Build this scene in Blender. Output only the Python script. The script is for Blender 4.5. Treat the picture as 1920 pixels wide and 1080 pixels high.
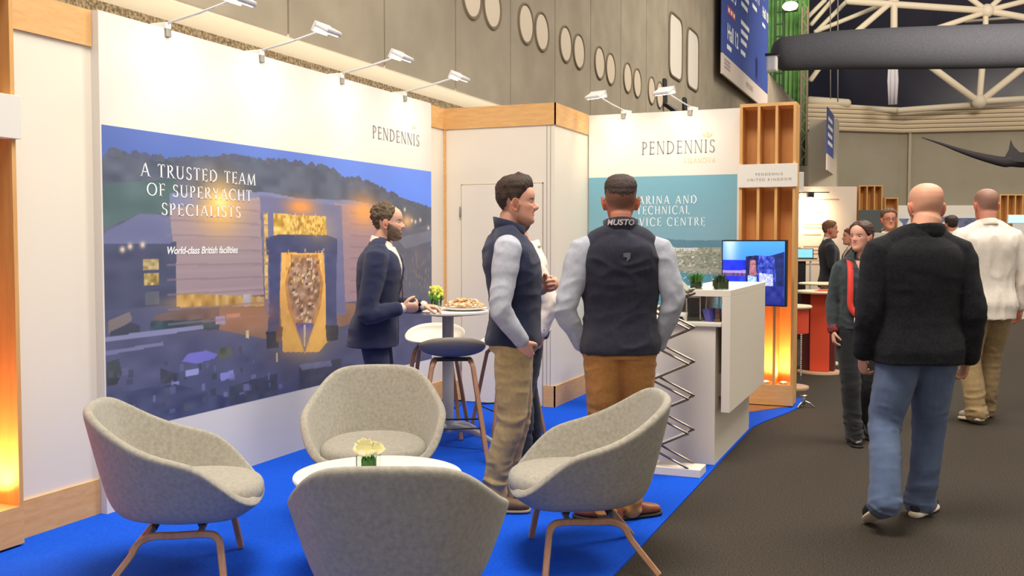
import bpy, bmesh, math, random
import numpy as np
from mathutils import Vector, Matrix, Euler

for o in list(bpy.data.objects):
    bpy.data.objects.remove(o, do_unlink=True)
SC = bpy.context.scene
COL = SC.collection
rnd = random.Random(7)
NR = np.random.RandomState(11)

# ------------------------------------------------------------------ camera
cam_data = bpy.data.cameras.new('camera')
cam_data.sensor_fit = 'HORIZONTAL'
cam_data.sensor_width = 36.0
cam_data.lens = 1880.0 / 1920.0 * 36.0
cam_data.clip_end = 300
cam = bpy.data.objects.new('camera', cam_data)
COL.objects.link(cam)
cam.location = (0, 0, 1.5)
cam.rotation_euler = (math.radians(90 - 2.6), 0, math.radians(22.4))
SC.camera = cam

# ------------------------------------------------------------------ view and light
SC.view_settings.view_transform = 'Standard'
SC.view_settings.look = 'None'
SC.view_settings.exposure = 0.25
SC.view_settings.gamma = 1.0
SC.view_settings.use_curve_mapping = False

world = bpy.data.worlds.new('hall_air')
SC.world = world
world.use_nodes = True
bg = world.node_tree.nodes['Background']
bg.inputs['Color'].default_value = (1.0, 0.92, 0.82, 1)
bg.inputs['Strength'].default_value = 0.54

def area_light(name, loc, size, power, color=(1, .94, .86), aim=(0, 0, -1)):
    d = bpy.data.lights.new(name, 'AREA')
    d.shape = 'RECTANGLE'
    d.size, d.size_y = size
    d.energy = power
    d.color = color
    o = bpy.data.objects.new(name, d)
    COL.objects.link(o)
    o.location = loc
    o.rotation_euler = Vector(aim).to_track_quat('-Z', 'Y').to_euler()
    return o

# the hall's own ceiling lamps, high above the aisle and the stand
area_light('hall_lamp', (-1.6, 3.2, 7.5), (3.0, 3.0), 520, (1, .93, .84))
area_light('hall_lamp', (1.5, 9.0, 8.0), (3.0, 3.0), 420, (1, .93, .84))
area_light('hall_lamp', (1.5, 20.0, 9.0), (6.0, 6.0), 900, (1, .92, .8))
area_light('hall_lamp', (5.5, 30.0, 10.0), (5.0, 4.0), 3200, (1, .9, .78), (-.1, 1, -.22))

# ------------------------------------------------------------------ colours and materials
def lin(c):
    out = []
    for v in c[:3]:
        v = v / 255.0
        out.append(v / 12.92 if v <= 0.04045 else ((v + 0.055) / 1.055) ** 2.4)
    return tuple(out) + (1.0,)

MATS = {}
def mat(name, rgb=(200, 200, 200), rough=0.6, metal=0.0, noise=None, bump=None, spec=0.5,
        emit=None, alpha_glass=False, attr=None, sheen=0.0, wood=None, trans=0.0):
    """one procedural material; noise=(rgb2, scale, detail, contrast), bump=(scale, strength)"""
    if name in MATS:
        return MATS[name]
    m = bpy.data.materials.new(name)
    m.use_nodes = True
    nt = m.node_tree
    b = nt.nodes['Principled BSDF']
    b.inputs['Base Color'].default_value = lin(rgb)
    b.inputs['Roughness'].default_value = rough
    b.inputs['Metallic'].default_value = metal
    b.inputs['Specular IOR Level'].default_value = spec
    if sheen:
        b.inputs['Sheen Weight'].default_value = sheen
        b.inputs['Sheen Roughness'].default_value = 0.6
    if trans:
        b.inputs['Transmission Weight'].default_value = trans
        b.inputs['IOR'].default_value = 1.3
    tc = nt.nodes.new('ShaderNodeTexCoord')
    if noise:
        rgb2, sc, det, con = noise
        n = nt.nodes.new('ShaderNodeTexNoise')
        n.inputs['Scale'].default_value = sc
        n.inputs['Detail'].default_value = det
        nt.links.new(tc.outputs['Object'], n.inputs['Vector'])
        r = nt.nodes.new('ShaderNodeValToRGB')
        r.color_ramp.elements[0].position = 0.5 - con
        r.color_ramp.elements[1].position = 0.5 + con
        r.color_ramp.elements[0].color = lin(rgb)
        r.color_ramp.elements[1].color = lin(rgb2)
        nt.links.new(n.outputs['Fac'], r.inputs['Fac'])
        nt.links.new(r.outputs['Color'], b.inputs['Base Color'])
    if wood:
        rgb2, stretch = wood
        mp = nt.nodes.new('ShaderNodeMapping')
        mp.inputs['Scale'].default_value = stretch
        nt.links.new(tc.outputs['Object'], mp.inputs['Vector'])
        n = nt.nodes.new('ShaderNodeTexNoise')
        n.inputs['Scale'].default_value = 6
        n.inputs['Detail'].default_value = 6
        n.inputs['Distortion'].default_value = 0.6
        nt.links.new(mp.outputs['Vector'], n.inputs['Vector'])
        r = nt.nodes.new('ShaderNodeValToRGB')
        r.color_ramp.elements[0].position = 0.3
        r.color_ramp.elements[1].position = 0.7
        r.color_ramp.elements[0].color = lin(rgb)
        r.color_ramp.elements[1].color = lin(rgb2)
        nt.links.new(n.outputs['Fac'], r.inputs['Fac'])
        nt.links.new(r.outputs['Color'], b.inputs['Base Color'])
    if attr:
        a = nt.nodes.new('ShaderNodeAttribute')
        a.attribute_name = attr
        nt.links.new(a.outputs['Color'], b.inputs['Base Color'])
    if bump:
        n2 = nt.nodes.new('ShaderNodeTexNoise')
        n2.inputs['Scale'].default_value = bump[0]
        n2.inputs['Detail'].default_value = 3
        nt.links.new(tc.outputs['Object'], n2.inputs['Vector'])
        bp = nt.nodes.new('ShaderNodeBump')
        bp.inputs['Strength'].default_value = bump[1]
        bp.inputs['Distance'].default_value = 0.01
        nt.links.new(n2.outputs['Fac'], bp.inputs['Height'])
        nt.links.new(bp.outputs['Normal'], b.inputs['Normal'])
    if emit:
        col, st = emit
        if col == 'attr':
            nt.links.new(a.outputs['Color'], b.inputs['Emission Color'])
        else:
            b.inputs['Emission Color'].default_value = lin(col)
        b.inputs['Emission Strength'].default_value = st
    MATS[name] = m
    return m

def glass_mat(name, tint=(235, 245, 240)):
    if name in MATS:
        return MATS[name]
    m = bpy.data.materials.new(name)
    m.use_nodes = True
    b = m.node_tree.nodes['Principled BSDF']
    b.inputs['Base Color'].default_value = lin(tint)
    b.inputs['Roughness'].default_value = 0.03
    b.inputs['Transmission Weight'].default_value = 1.0
    b.inputs['IOR'].default_value = 1.2
    MATS[name] = m
    return m

M_WHITE = mat('white_laminate', (232, 222, 204), .55)
M_PANEL = mat('white_display_print', (224, 219, 209), .6)
M_OAK = mat('oak_veneer', (212, 160, 98), .5, wood=((226, 178, 116), (1.2, 1.2, 6.0)))
M_OAKV = mat('oak_veneer_upright', (208, 152, 88), .5, wood=((222, 172, 106), (5.0, 5.0, .5)))
M_OAKIN = mat('oak_veneer_bay', (206, 140, 72), .55, wood=((216, 154, 86), (5.0, 5.0, .5)))
M_ASH = mat('ash_wood_leg', (188, 142, 104), .45, wood=((170, 122, 86), (6, 6, 1.2)))
M_BLUE = mat('blue_needlefelt_carpet', (14, 74, 196), .95, noise=((24, 88, 214), 90, 3, .2), bump=(300, .3), spec=.1)
M_DARK = mat('charcoal_needlefelt_carpet', (44, 40, 36), .95, noise=((84, 76, 66), 120, 4, .2), bump=(400, .5), spec=.1)
M_CONC = mat('grey_concrete', (148, 138, 120), .9, noise=((170, 158, 138), 1.6, 6, .25), bump=(12, .15), spec=.2)
M_CONC2 = mat('pale_concrete', (172, 160, 140), .9, noise=((184, 172, 150), 1.0, 5, .25), spec=.2)
M_PEBBLE = mat('exposed_aggregate', (120, 104, 84), .95, noise=((190, 172, 140), 40, 2, .12), bump=(60, .8))
M_SOFFIT = mat('painted_soffit', (226, 214, 190), .8)
M_PORT = mat('porthole_blind', (212, 196, 172), .6)
M_METAL = mat('grey_powder_coat', (150, 148, 144), .4, metal=.3)
M_CHROME = mat('chrome', (190, 188, 184), .18, metal=1.0)
M_BLACK = mat('black_metal', (26, 26, 28), .4)
M_LAMPW = mat('white_lamp_housing', (222, 220, 216), .4)
M_LENS = mat('lit_lamp_lens', (255, 240, 210), .3, emit=((255, 232, 190), 12))
M_FELT = mat('grey_wool_upholstery', (148, 142, 128), .95, noise=((182, 175, 158), 55, 6, .3), bump=(420, .5), sheen=.25, spec=.15)
M_TTOP = mat('white_table_top', (238, 232, 220), .35)
M_GLASS = glass_mat('clear_glass')
M_GREEN = mat('green_leaf', (52, 110, 40), .6, noise=((98, 160, 60), 40, 3, .3))
M_GREEND = mat('dark_green_leaf', (30, 62, 26), .6, noise=((58, 96, 42), 40, 3, .3))
M_INK = mat('white_ink', (246, 246, 244), .6)
M_GREYINK = mat('grey_ink', (134, 132, 140), .6)
M_GOLDINK = mat('pale_gold_ink', (232, 204, 146), .6)

# ------------------------------------------------------------------ object helpers
def tag(o, label=None, cat=None, group=None, kind=None):
    if label: o['label'] = label
    if cat: o['category'] = cat
    if group: o['group'] = group
    if kind: o['kind'] = kind
    return o

def empty(name, loc=(0, 0, 0), rz=0.0, label=None, cat=None, group=None, scale=None):
    o = bpy.data.objects.new(name, None)
    o.empty_display_size = .1
    COL.objects.link(o)
    o.location = loc
    o.rotation_euler = (0, 0, rz)
    if scale: o.scale = (scale,) * 3
    return tag(o, label, cat, group)

def mobj(name, V, F, m=None, parent=None, smooth=False, mats=None, fm=None):
    me = bpy.data.meshes.new(name)
    me.from_pydata([tuple(map(float, v)) for v in V], [], [tuple(int(i) for i in f) for f in F])
    me.update()
    return link_mesh(name, me, m, parent, smooth, mats, fm)

def link_mesh(name, me, m=None, parent=None, smooth=False, mats=None, fm=None):
    if mats:
        for x in mats: me.materials.append(x)
        if fm is not None: me.polygons.foreach_set('material_index', np.asarray(fm, dtype=np.int32))
    elif m:
        me.materials.append(m)
    if smooth:
        me.polygons.foreach_set('use_smooth', np.ones(len(me.polygons), dtype=bool))
    o = bpy.data.objects.new(name, me)
    COL.objects.link(o)
    if parent: o.parent = parent
    return o

class MB:
    """collects simple solids into one mesh"""
    def __init__(self): self.V = []; self.F = []
    def add(self, V, F):
        n = len(self.V)
        self.V += [tuple(v) for v in V]
        self.F += [tuple(i + n for i in f) for f in F]
        return self
    def box(self, x0, x1, y0, y1, z0, z1, bev=0.0, M=None):
        bm = bmesh.new()
        bmesh.ops.create_cube(bm, size=1)
        for v in bm.verts:
            v.co = Vector(((x0 + x1) / 2 + v.co.x * (x1 - x0), (y0 + y1) / 2 + v.co.y * (y1 - y0), (z0 + z1) / 2 + v.co.z * (z1 - z0)))
        if bev > 0:
            bmesh.ops.bevel(bm, geom=list(bm.edges), offset=bev, segments=2, affect='EDGES', profile=.6)
        if M is not None:
            bmesh.ops.transform(bm, matrix=M, verts=bm.verts)
        bm.verts.index_update()
        self.add([v.co[:] for v in bm.verts], [[v.index for v in f.verts] for f in bm.faces])
        bm.free()
        return self
    def tube(self, pts, rad, seg=12, **k):
        return self.add(*tube(pts, rad, seg, **k))
    def lathe(self, prof, c=(0, 0, 0), seg=32):
        return self.add(*lathe(prof, c, seg))
    def ball(self, c, r, n=10):
        prof = [(1e-4, -1)] + [(math.cos(t), math.sin(t)) for t in np.linspace(-1.35, 1.35, n)] + [(1e-4, 1)]
        r = (r, r, r) if not hasattr(r, '__len__') else r
        V, F = lathe(prof, (0, 0, 0), max(8, n * 2))
        V = [(c[0] + v[0] * r[0], c[1] + v[1] * r[1], c[2] + v[2] * r[2]) for v in V]
        return self.add(V, F)
    def prism(self, poly, axis, a, b):
        """extrude a closed 2D outline along an axis from a to b"""
        n = len(poly)
        def P(p, t):
            return {'x': (t, p[0], p[1]), 'y': (p[0], t, p[1]), 'z': (p[0], p[1], t)}[axis]
        V = [P(p, a) for p in poly] + [P(p, b) for p in poly]
        F = [list(range(n))[::-1], list(range(n, 2 * n))] + [[i, (i + 1) % n, n + (i + 1) % n, n + i] for i in range(n)]
        return self.add(V, F)
    def build(self, name, m, parent=None, smooth=False, **k):
        me = bpy.data.meshes.new(name)
        me.from_pydata(self.V, [], self.F)
        bm = bmesh.new(); bm.from_mesh(me)
        bmesh.ops.recalc_face_normals(bm, faces=bm.faces)
        bm.to_mesh(me); bm.free()
        if smooth == 'auto':
            o = link_mesh(name, me, m, parent, True, **k)
            try:
                me.set_sharp_from_angle(angle=math.radians(40))
            except Exception:
                pass
            return o
        return link_mesh(name, me, m, parent, smooth, **k)

def catmull(P, n):
    P = np.asarray(P, float)
    if len(P) == 2:
        t = np.linspace(0, 1, n + 1)[:, None]
        return P[0] * (1 - t) + P[1] * t
    Q = np.vstack([2 * P[0] - P[1], P, 2 * P[-1] - P[-2]])
    out = []
    for i in range(1, len(Q) - 2):
        p0, p1, p2, p3 = Q[i - 1], Q[i], Q[i + 1], Q[i + 2]
        for t in np.linspace(0, 1, n, endpoint=False):
            out.append(.5 * ((2 * p1) + (-p0 + p2) * t + (2 * p0 - 5 * p1 + 4 * p2 - p3) * t * t + (-p0 + 3 * p1 - 3 * p2 + p3) * t ** 3))
    out.append(Q[-2])
    return np.array(out)

def rings_mesh(R):
    """closed skin over a list of rings (each n x 3)"""
    k = len(R); n = len(R[0])
    V = np.vstack(R)
    F = []
    for i in range(k - 1):
        for j in range(n):
            a = i * n + j; b = i * n + (j + 1) % n
            F.append((a, b, b + n, a + n))
    c0 = V[:n].mean(0); c1 = V[-n:].mean(0)
    V = np.vstack([V, c0, c1])
    for j in range(n):
        F.append(((j + 1) % n, j, k * n))
        F.append(((k - 1) * n + j, (k - 1) * n + (j + 1) % n, k * n + 1))
    return V, F

def tube(pts, rad, seg=12, sub=0, flat=1.0, hint=None, cap=True, square=False):
    """swept tube; rad number or list; flat squeezes the second axis, hint orients the first"""
    P = np.asarray(pts, float)
    r = np.full(len(P), rad, float) if not hasattr(rad, '__len__') else np.asarray(rad, float)
    if sub:
        rr = catmull(np.c_[r, r, r], sub)[:, 0]
        P = catmull(P, sub); r = rr
    T = np.gradient(P, axis=0)
    T /= np.linalg.norm(T, axis=1)[:, None] + 1e-12
    h = np.array(hint if hint is not None else ((0, 0, 1) if abs(T[0][2]) < .9 else (1, 0, 0)), float)
    R = []
    u = None
    th = np.linspace(0, 2 * np.pi, seg, endpoint=False)
    cs, sn = np.cos(th), np.sin(th)
    if square:
        e = 0.25
        cs = np.sign(cs) * np.abs(cs) ** e; sn = np.sign(sn) * np.abs(sn) ** e
    for i in range(len(P)):
        if u is None or hint is not None:
            u = h - T[i] * (h @ T[i])
        else:
            u = u - T[i] * (u @ T[i])
        u = u / (np.linalg.norm(u) + 1e-12)
        v = np.cross(T[i], u)
        R.append(P[i] + r[i] * (np.outer(cs, u) + flat * np.outer(sn, v)))
    if cap:
        c0, c1 = R[0], R[-1]
        m0, m1 = P[0], P[-1]
        k0 = [m0 + (c0 - m0) * s - T[0] * r[0] * q for s, q in ((.3, .62), (.72, .45))]
        k1 = [m1 + (c1 - m1) * s + T[-1] * r[-1] * q for s, q in ((.72, .45), (.3, .62))]
        R = k0 + R + k1
    return rings_mesh(R)

def lathe(prof, c=(0, 0, 0), seg=32):
    th = np.linspace(0, 2 * np.pi, seg, endpoint=False)
    R = [np.c_[c[0] + r * np.cos(th), c[1] + r * np.sin(th), np.full(seg, c[2] + z)] for r, z in prof]
    return rings_mesh(R)

def copy_tree(o, parent=None):
    c = o.copy()
    COL.objects.link(c)
    if parent: c.parent = parent
    for ch in list(o.children):
        copy_tree(ch, c)
    return c

# value noise used to wrinkle cloth and mottle the printed pictures
_H = NR.rand(64, 64, 64) * 2 - 1
def vnoise(P):
    P = np.asarray(P, float)
    i = np.floor(P).astype(int); f = P - i
    f = f * f * (3 - 2 * f)
    def h(a, b, c): return _H[(i[:, 0] + a) % 64, (i[:, 1] + b) % 64, (i[:, 2] + c) % 64]
    x0 = h(0, 0, 0) * (1 - f[:, 0]) + h(1, 0, 0) * f[:, 0]
    x1 = h(0, 1, 0) * (1 - f[:, 0]) + h(1, 1, 0) * f[:, 0]
    x2 = h(0, 0, 1) * (1 - f[:, 0]) + h(1, 0, 1) * f[:, 0]
    x3 = h(0, 1, 1) * (1 - f[:, 0]) + h(1, 1, 1) * f[:, 0]
    y0 = x0 * (1 - f[:, 1]) + x1 * f[:, 1]
    y1 = x2 * (1 - f[:, 1]) + x3 * f[:, 1]
    return y0 * (1 - f[:, 2]) + y1 * f[:, 2]

# ------------------------------------------------------------------ lettering
TK, TN = .12, .06
def _arc(cx, cy, rx, ry, a0, a1, k=18, tk=TK, tn=TN):
    out = []
    for t in np.radians(np.linspace(a0, a1, k)):
        w = tn + (tk - tn) * abs(math.cos(t))
        out.append((cx + (rx - w / 2) * math.cos(t), cy + (ry - tn / 2) * math.sin(t), w, t))
    return out

def glyph(ch):
    """quads of a roman capital in a unit cap height, and its advance"""
    Q = []
    def st(x0, y0, x1, y1, w, s0=False, s1=False):
        dx, dy = x1 - x0, y1 - y0
        if abs(dy) < 1e-6:
            Q.append([(x0, y0 - w / 2), (x1, y0 - w / 2), (x1, y0 + w / 2), (x0, y0 + w / 2)])
        else:
            Q.append([(x0 - w / 2, y0), (x0 + w / 2, y0), (x1 + w / 2, y1), (x1 - w / 2, y1)])
        for f, x, y in ((s0, x0, y0), (s1, x1, y1)):
            if f:
                yy = y + .02 if y < .5 else y - .02
                Q.append([(x - w / 2 - .07, yy - .02), (x + w / 2 + .07, yy - .02), (x + w / 2 + .07, yy + .02), (x - w / 2 - .07, yy + .02)])
    def arc(*a, **k):
        A = _arc(*a, **k)
        for p, q in zip(A, A[1:]):
            Q.append([(p[0] - math.cos(p[3]) * p[2] / 2, p[1] - math.sin(p[3]) * p[2] / 2), (p[0] + math.cos(p[3]) * p[2] / 2, p[1] + math.sin(p[3]) * p[2] / 2),
                      (q[0] + math.cos(q[3]) * q[2] / 2, q[1] + math.sin(q[3]) * q[2] / 2), (q[0] - math.cos(q[3]) * q[2] / 2, q[1] - math.sin(q[3]) * q[2] / 2)])
    def tick(x, y0, y1): Q.append([(x - .025, y0), (x + .025, y0), (x + .025, y1), (x - .025, y1)])
    w = .6
    if ch == 'A':
        st(.05, 0, .36, 1, TN, True); st(.67, 0, .36, 1, TK, True); st(.16, .34, .55, .34, TN); w = .74
    elif ch == 'C':
        arc(.44, .5, .42, .5, 45, 315); tick(.72, .7, .9); w = .78
    elif ch == 'D':
        st(.14, 0, .14, 1, TK, True, True); arc(.2, .5, .56, .5, -90, 90); st(.1, .97, .25, .97, TN); st(.1, .03, .25, .03, TN); w = .82
    elif ch == 'E':
        st(.14, 0, .14, 1, TK, True, True)
        for y in (.03, .52, .97): st(.14, y, .5, y, TN)
        tick(.5, .82, 1); tick(.52, 0, .18); tick(.44, .44, .6); w = .58
    elif ch == 'F':
        st(.14, 0, .14, 1, TK, True, True)
        for y in (.52, .97): st(.14, y, .5, y, TN)
        tick(.5, .82, 1); tick(.44, .44, .6); w = .56
    elif ch == 'G':
        arc(.44, .5, .42, .5, 45, 315); st(.7, .05, .7, .42, TK, False, True); w = .82
    elif ch == 'H':
        st(.14, 0, .14, 1, TK, True, True); st(.66, 0, .66, 1, TK, True, True); st(.14, .52, .66, .52, TN); w = .8
    elif ch == 'I':
        st(.14, 0, .14, 1, TK, True, True); w = .3
    elif ch == 'K':
        st(.14, 0, .14, 1, TK, True, True); st(.2, .45, .56, 1, TN, False, True); st(.62, 0, .3, .55, TK, True); w = .66
    elif ch == 'L':
        st(.14, 0, .14, 1, TK, True, True); st(.14, .03, .5, .03, TN); tick(.52, 0, .2); w = .56
    elif ch == 'M':
        st(.1, 0, .16, 1, TN, True, True); st(.45, 0, .16, 1, TK); st(.45, 0, .76, 1, TN); st(.84, 0, .76, 1, TK, True, True); w = .96
    elif ch == 'N':
        st(.12, 0, .12, 1, TN, True, True); st(.68, 0, .12, 1, TK); st(.68, 0, .68, 1, TN, False, True); w = .8
    elif ch == 'O':
        arc(.46, .5, .44, .5, 0, 360, 30); w = .92
    elif ch == 'P':
        st(.14, 0, .14, 1, TK, True, True); arc(.24, .73, .3, .27, -90, 90); st(.14, .97, .26, .97, TN); st(.14, .49, .26, .49, TN); w = .58
    elif ch == 'R':
        st(.14, 0, .14, 1, TK, True, True); arc(.24, .74, .3, .26, -90, 90); st(.14, .97, .26, .97, TN); st(.14, .5, .26, .5, TN); st(.64, 0, .3, .5, TK, True); w = .66
    elif ch == 'S':
        arc(.28, .745, .22, .255, 35, 268, tk=.1); arc(.28, .26, .24, .26, 92, -145, tk=.12); tick(.46, .78, .95); tick(.06, .05, .24); w = .54
    elif ch == 'T':
        st(.32, 0, .32, 1, TK, True); st(.04, .97, .6, .97, TN); tick(.05, .82, 1); tick(.59, .82, 1); w = .64
    elif ch == 'U':
        st(.14, .3, .14, 1, TK, False, True); st(.62, .3, .62, 1, TN, False, True); arc(.38, .32, .3, .32, 180, 360); w = .76
    elif ch == 'V':
        st(.36, 0, .06, 1, TK, False, True); st(.36, 0, .66, 1, TN, False, True); w = .72
    elif ch == 'Y':
        st(.33, 0, .33, .5, TK, True); st(.33, .46, .06, 1, TK, False, True); st(.33, .46, .62, 1, TN, False, True); w = .66
    elif ch == ' ':
        w = .36
    return Q, w

def roman_line(text, width, height, track=.14):
    """centred line of capitals -> list of quads fitted to width x height"""
    x = 0; Q = []
    for ch in text:
        q, w = glyph(ch)
        Q += [[(a + x, b) for a, b in p] for p in q]
        x += w + track
    x -= track
    return [[((a / x - .5) * width, b * height) for a, b in p] for p in Q]

def letter_mesh(name, quads, place, m, parent, kindlabel=None):
    """quads (u, v) laid onto a surface by place(u, v) -> xyz"""
    V = []; F = []
    for q in quads:
        n = len(V)
        V += [place(*p) for p in q]
        F.append((n, n + 1, n + 2, n + 3))
    return mobj(name, V, F, m, parent)

def font_mesh(text, size, shear=0.0, align='CENTER', spacing=1.0, extrude=0.0, bold=0.0):
    cu = bpy.data.curves.new('lettering', 'FONT')
    cu.body = text; cu.size = size; cu.shear = shear; cu.align_x = align
    cu.space_character = spacing; cu.extrude = extrude; cu.offset = bold
    o = bpy.data.objects.new('lettering', cu)
    COL.objects.link(o)
    dg = bpy.context.evaluated_depsgraph_get(); dg.update()
    me = bpy.data.meshes.new_from_object(o.evaluated_get(dg))
    bpy.data.objects.remove(o, do_unlink=True)
    V = [tuple(v.co) for v in me.vertices]; F = [tuple(p.vertices) for p in me.polygons]
    bpy.data.meshes.remove(me)
    return V, F

def font_on(name, text, size, place, m, parent, **k):
    V, F = font_mesh(text, size, **k)
    return mobj(name, [place(v[0], v[1]) for v in V], F, m, parent)

# ------------------------------------------------------------------ printed pictures (a grid mesh coloured per vertex)
def in_poly(U, Vv, poly):
    r = np.zeros(U.shape, bool)
    n = len(poly)
    for i in range(n):
        x0, y0 = poly[i]; x1, y1 = poly[(i + 1) % n]
        if y0 == y1: continue
        c = ((y0 > Vv) != (y1 > Vv)) & (U < (x1 - x0) * (Vv - y0) / (y1 - y0) + x0)
        r ^= c
    return r

class Pic:
    def __init__(self, nu, nv):
        self.nu, self.nv = nu, nv
        u, v = np.meshgrid(np.linspace(0, 1, nu), np.linspace(0, 1, nv))
        self.U, self.V = u, v
        self.C = np.zeros((nv, nu, 3))
    def noise(self, su, sv, seed=0):
        P = np.c_[self.U.ravel() * su + seed * 7.3, self.V.ravel() * sv + seed * 3.1, np.full(self.U.size, seed * 1.7)]
        return vnoise(P).reshape(self.U.shape)
    def fill(self, poly, c, var=0.0, sc=(60, 30), seed=0, a=1.0):
        m = in_poly(self.U, self.V, poly)
        col = np.array(c, float)
        if var:
            n = self.noise(sc[0], sc[1], seed)
            x = col[None, None] + var * n[..., None]
        else:
            x = np.broadcast_to(col, self.C.shape)
        self.C[m] = self.C[m] * (1 - a) + x[m] * a
    def glow(self, u, v, ru, rv, c, a=1.0):
        d = ((self.U - u) / ru) ** 2 + ((self.V - v) / rv) ** 2
        w = (a * np.exp(-d))[..., None]
        self.C = self.C * (1 - w) + np.array(c, float) * w
    def build(self, name, place, m, parent):
        C = np.clip(self.C, 0, 255) / 255.0
        L = np.where(C <= .04045, C / 12.92, ((C + .055) / 1.055) ** 2.4)
        V = [place(a, b) for a, b in zip(self.U.ravel(), self.V.ravel())]
        nu, nv = self.nu, self.nv
        F = [(j * nu + i, j * nu + i + 1, (j + 1) * nu + i + 1, (j + 1) * nu + i) for j in range(nv - 1) for i in range(nu - 1)]
        o = mobj(name, V, F, m, parent)
        at = o.data.color_attributes.new('print', 'FLOAT_COLOR', 'POINT')
        at.data.foreach_set('color', np.c_[L.reshape(-1, 3), np.ones(nu * nv)].ravel())
        return o

M_PRINT = mat('printed_picture', rough=.55, attr='print')

# ================================================================== THE HALL
def struct(name, mb, m, parent=None, smooth=False):
    o = mb.build(name, m, parent, smooth)
    if parent is None: o['kind'] = 'structure'
    return o

struct('floor', MB().box(-14, 12, -3, 62, -.10, 0), M_DARK)

# the long concrete wall of the hall beside the stand: a gallery front, its soffit and the wall under it
WX, WZ = -5.0, 3.24
def concrete_wall():
    ys = [2.0, 5.5, 7.19, 8.82, 10.45, 12.09, 13.77, 15.43, 17.14, 18.87, 20.6, 22.3, 24.0, 27.5, 31.0, 34.7, 39.0, 43.0]
    me = MB()
    for a, b in zip(ys, ys[1:]):
        me.box(WX - .25, WX, a + .012, b - .012, WZ, 9.5 if b < 34 else 7.2, .012)
    me.box(WX - .27, WX - .03, 2.0, 43.0, WZ, 7.2)
    w = struct('wall_concrete', me, M_CONC)
    struct('trim_soffit', MB().box(-5.7, WX - .01, 2.0, 43.0, WZ - .02, WZ + .02), M_SOFFIT)
    sl = area_light('soffit_fill', (-4.95, 8.0, 2.3), (.4, 9.0), 55, (1, .93, .82))  # unseen fill light added behind the stand wall to brighten the soffit
    sl.rotation_euler = (math.pi, 0, 0)
    struct('wall_aggregate', MB().box(-5.75, -5.47, 2.0, 43.0, 0, WZ), M_PEBBLE)
    # round windows in pairs: a rim, a recess ring and the blind behind
    k = 0
    for cy, cz in [(10.87, 4.40), (11.47, 4.40), (12.60, 4.42), (13.20, 4.43), (14.2, 4.44), (14.82, 4.44), (15.88, 4.44), (16.5, 4.44), (17.55, 4.45), (18.2, 4.45), (19.25, 4.46), (19.9, 4.46)]:
        k += 1
        th = np.linspace(0, 2 * np.pi, 40, endpoint=False)
        R = .235
        rr = [np.c_[np.full(40, WX + x), cy + r * np.cos(th), cz + r * np.sin(th)] for x, r in ((-.01, R + .045), (.022, R + .04), (.022, R + .012), (-.02, R))]
        V = np.vstack(rr); F = []
        for i in range(3):
            for j in range(40):
                F.append((i * 40 + j, i * 40 + (j + 1) % 40, (i + 1) * 40 + (j + 1) % 40, (i + 1) * 40 + j))
        ring = mobj('window_%d' % k, V, F, mat('porthole_rim', (120, 104, 84), .8), None, True)
        ring['kind'] = 'structure'
        pv = np.vstack([np.c_[np.full(40, WX + .012), cy + R * 1.01 * np.cos(th), cz + R * 1.01 * np.sin(th)], [[WX + .016, cy, cz]]])
        mobj('pane', pv, [(j, (j + 1) % 40, 40) for j in range(40)], M_PORT, ring, True)
    for cy, cz, hy, hz in ((21.24, 5.65, .55, .62), (22.93, 5.66, .55, .62)):
        k += 1
        th = np.linspace(0, 2 * np.pi, 48, endpoint=False)
        def sq(s, x):
            c, sn = np.cos(th), np.sin(th); e = .35
            return np.c_[np.full(48, WX + x), cy + (hy + s) * np.sign(c) * np.abs(c) ** e, cz + (hz + s) * np.sign(sn) * np.abs(sn) ** e]
        rr = [sq(.07, -.01), sq(.06, .03), sq(.015, .03), sq(0, -.01)]
        V = np.vstack(rr); F = []
        for i in range(3):
            for j in range(48):
                F.append((i * 48 + j, i * 48 + (j + 1) % 48, (i + 1) * 48 + (j + 1) % 48, (i + 1) * 48 + j))
        fr = mobj('window_%d' % k, V, F, mat('window_rim', (112, 96, 78), .8), None, True)
        fr['kind'] = 'structure'
        pv = np.vstack([sq(.005, .015), [[WX + .018, cy, cz]]])
        mobj('pane', pv, [(j, (j + 1) % 48, 48) for j in range(48)], mat('window_blind', (226, 218, 204), .6), fr)
concrete_wall()

# dark projection equipment on the wall behind the right panel
pj = empty('wall_bracket', (-4.7, 19.6, 3.7), 0, 'black bracket arm and navy box fixed to the concrete wall behind the right panel', 'bracket')
for pts_, r__ in (([(-.28, .6, 1.1), (-.26, .6, .62), (.0, .8, .42), (.35, 1.3, .28)], .06), ([(-.28, 2.4, .95), (-.2, 2.4, .3)], .07), ([(-.26, 5.4, .8), (-.1, 5.2, -.2)], .09)):
    MB().tube(pts_, r__, 8).build('arm', M_BLACK, pj)
MB().box(-.28, .5, -.3, 4.6, -.55, .16, .02).build('equipment_box', mat('navy_box', (44, 46, 76), .6), pj)
MB().box(.50, .512, 2.0, 2.3, -.3, -.05).build('box_mark', mat('box_mark', (90, 92, 120), .5), pj)
vb = MB().box(-5.0, -4.7, 24.2, 26.6, 3.3, 4.35, .03); vb.box(-4.7, -4.66, 24.6, 25.9, 3.4, 4.1)
tag(vb.build('ventilation_unit', mat('vent_grey', (138, 130, 118), .6), None), 'grey box unit on the concrete wall just above the right panel', 'unit')

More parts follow.
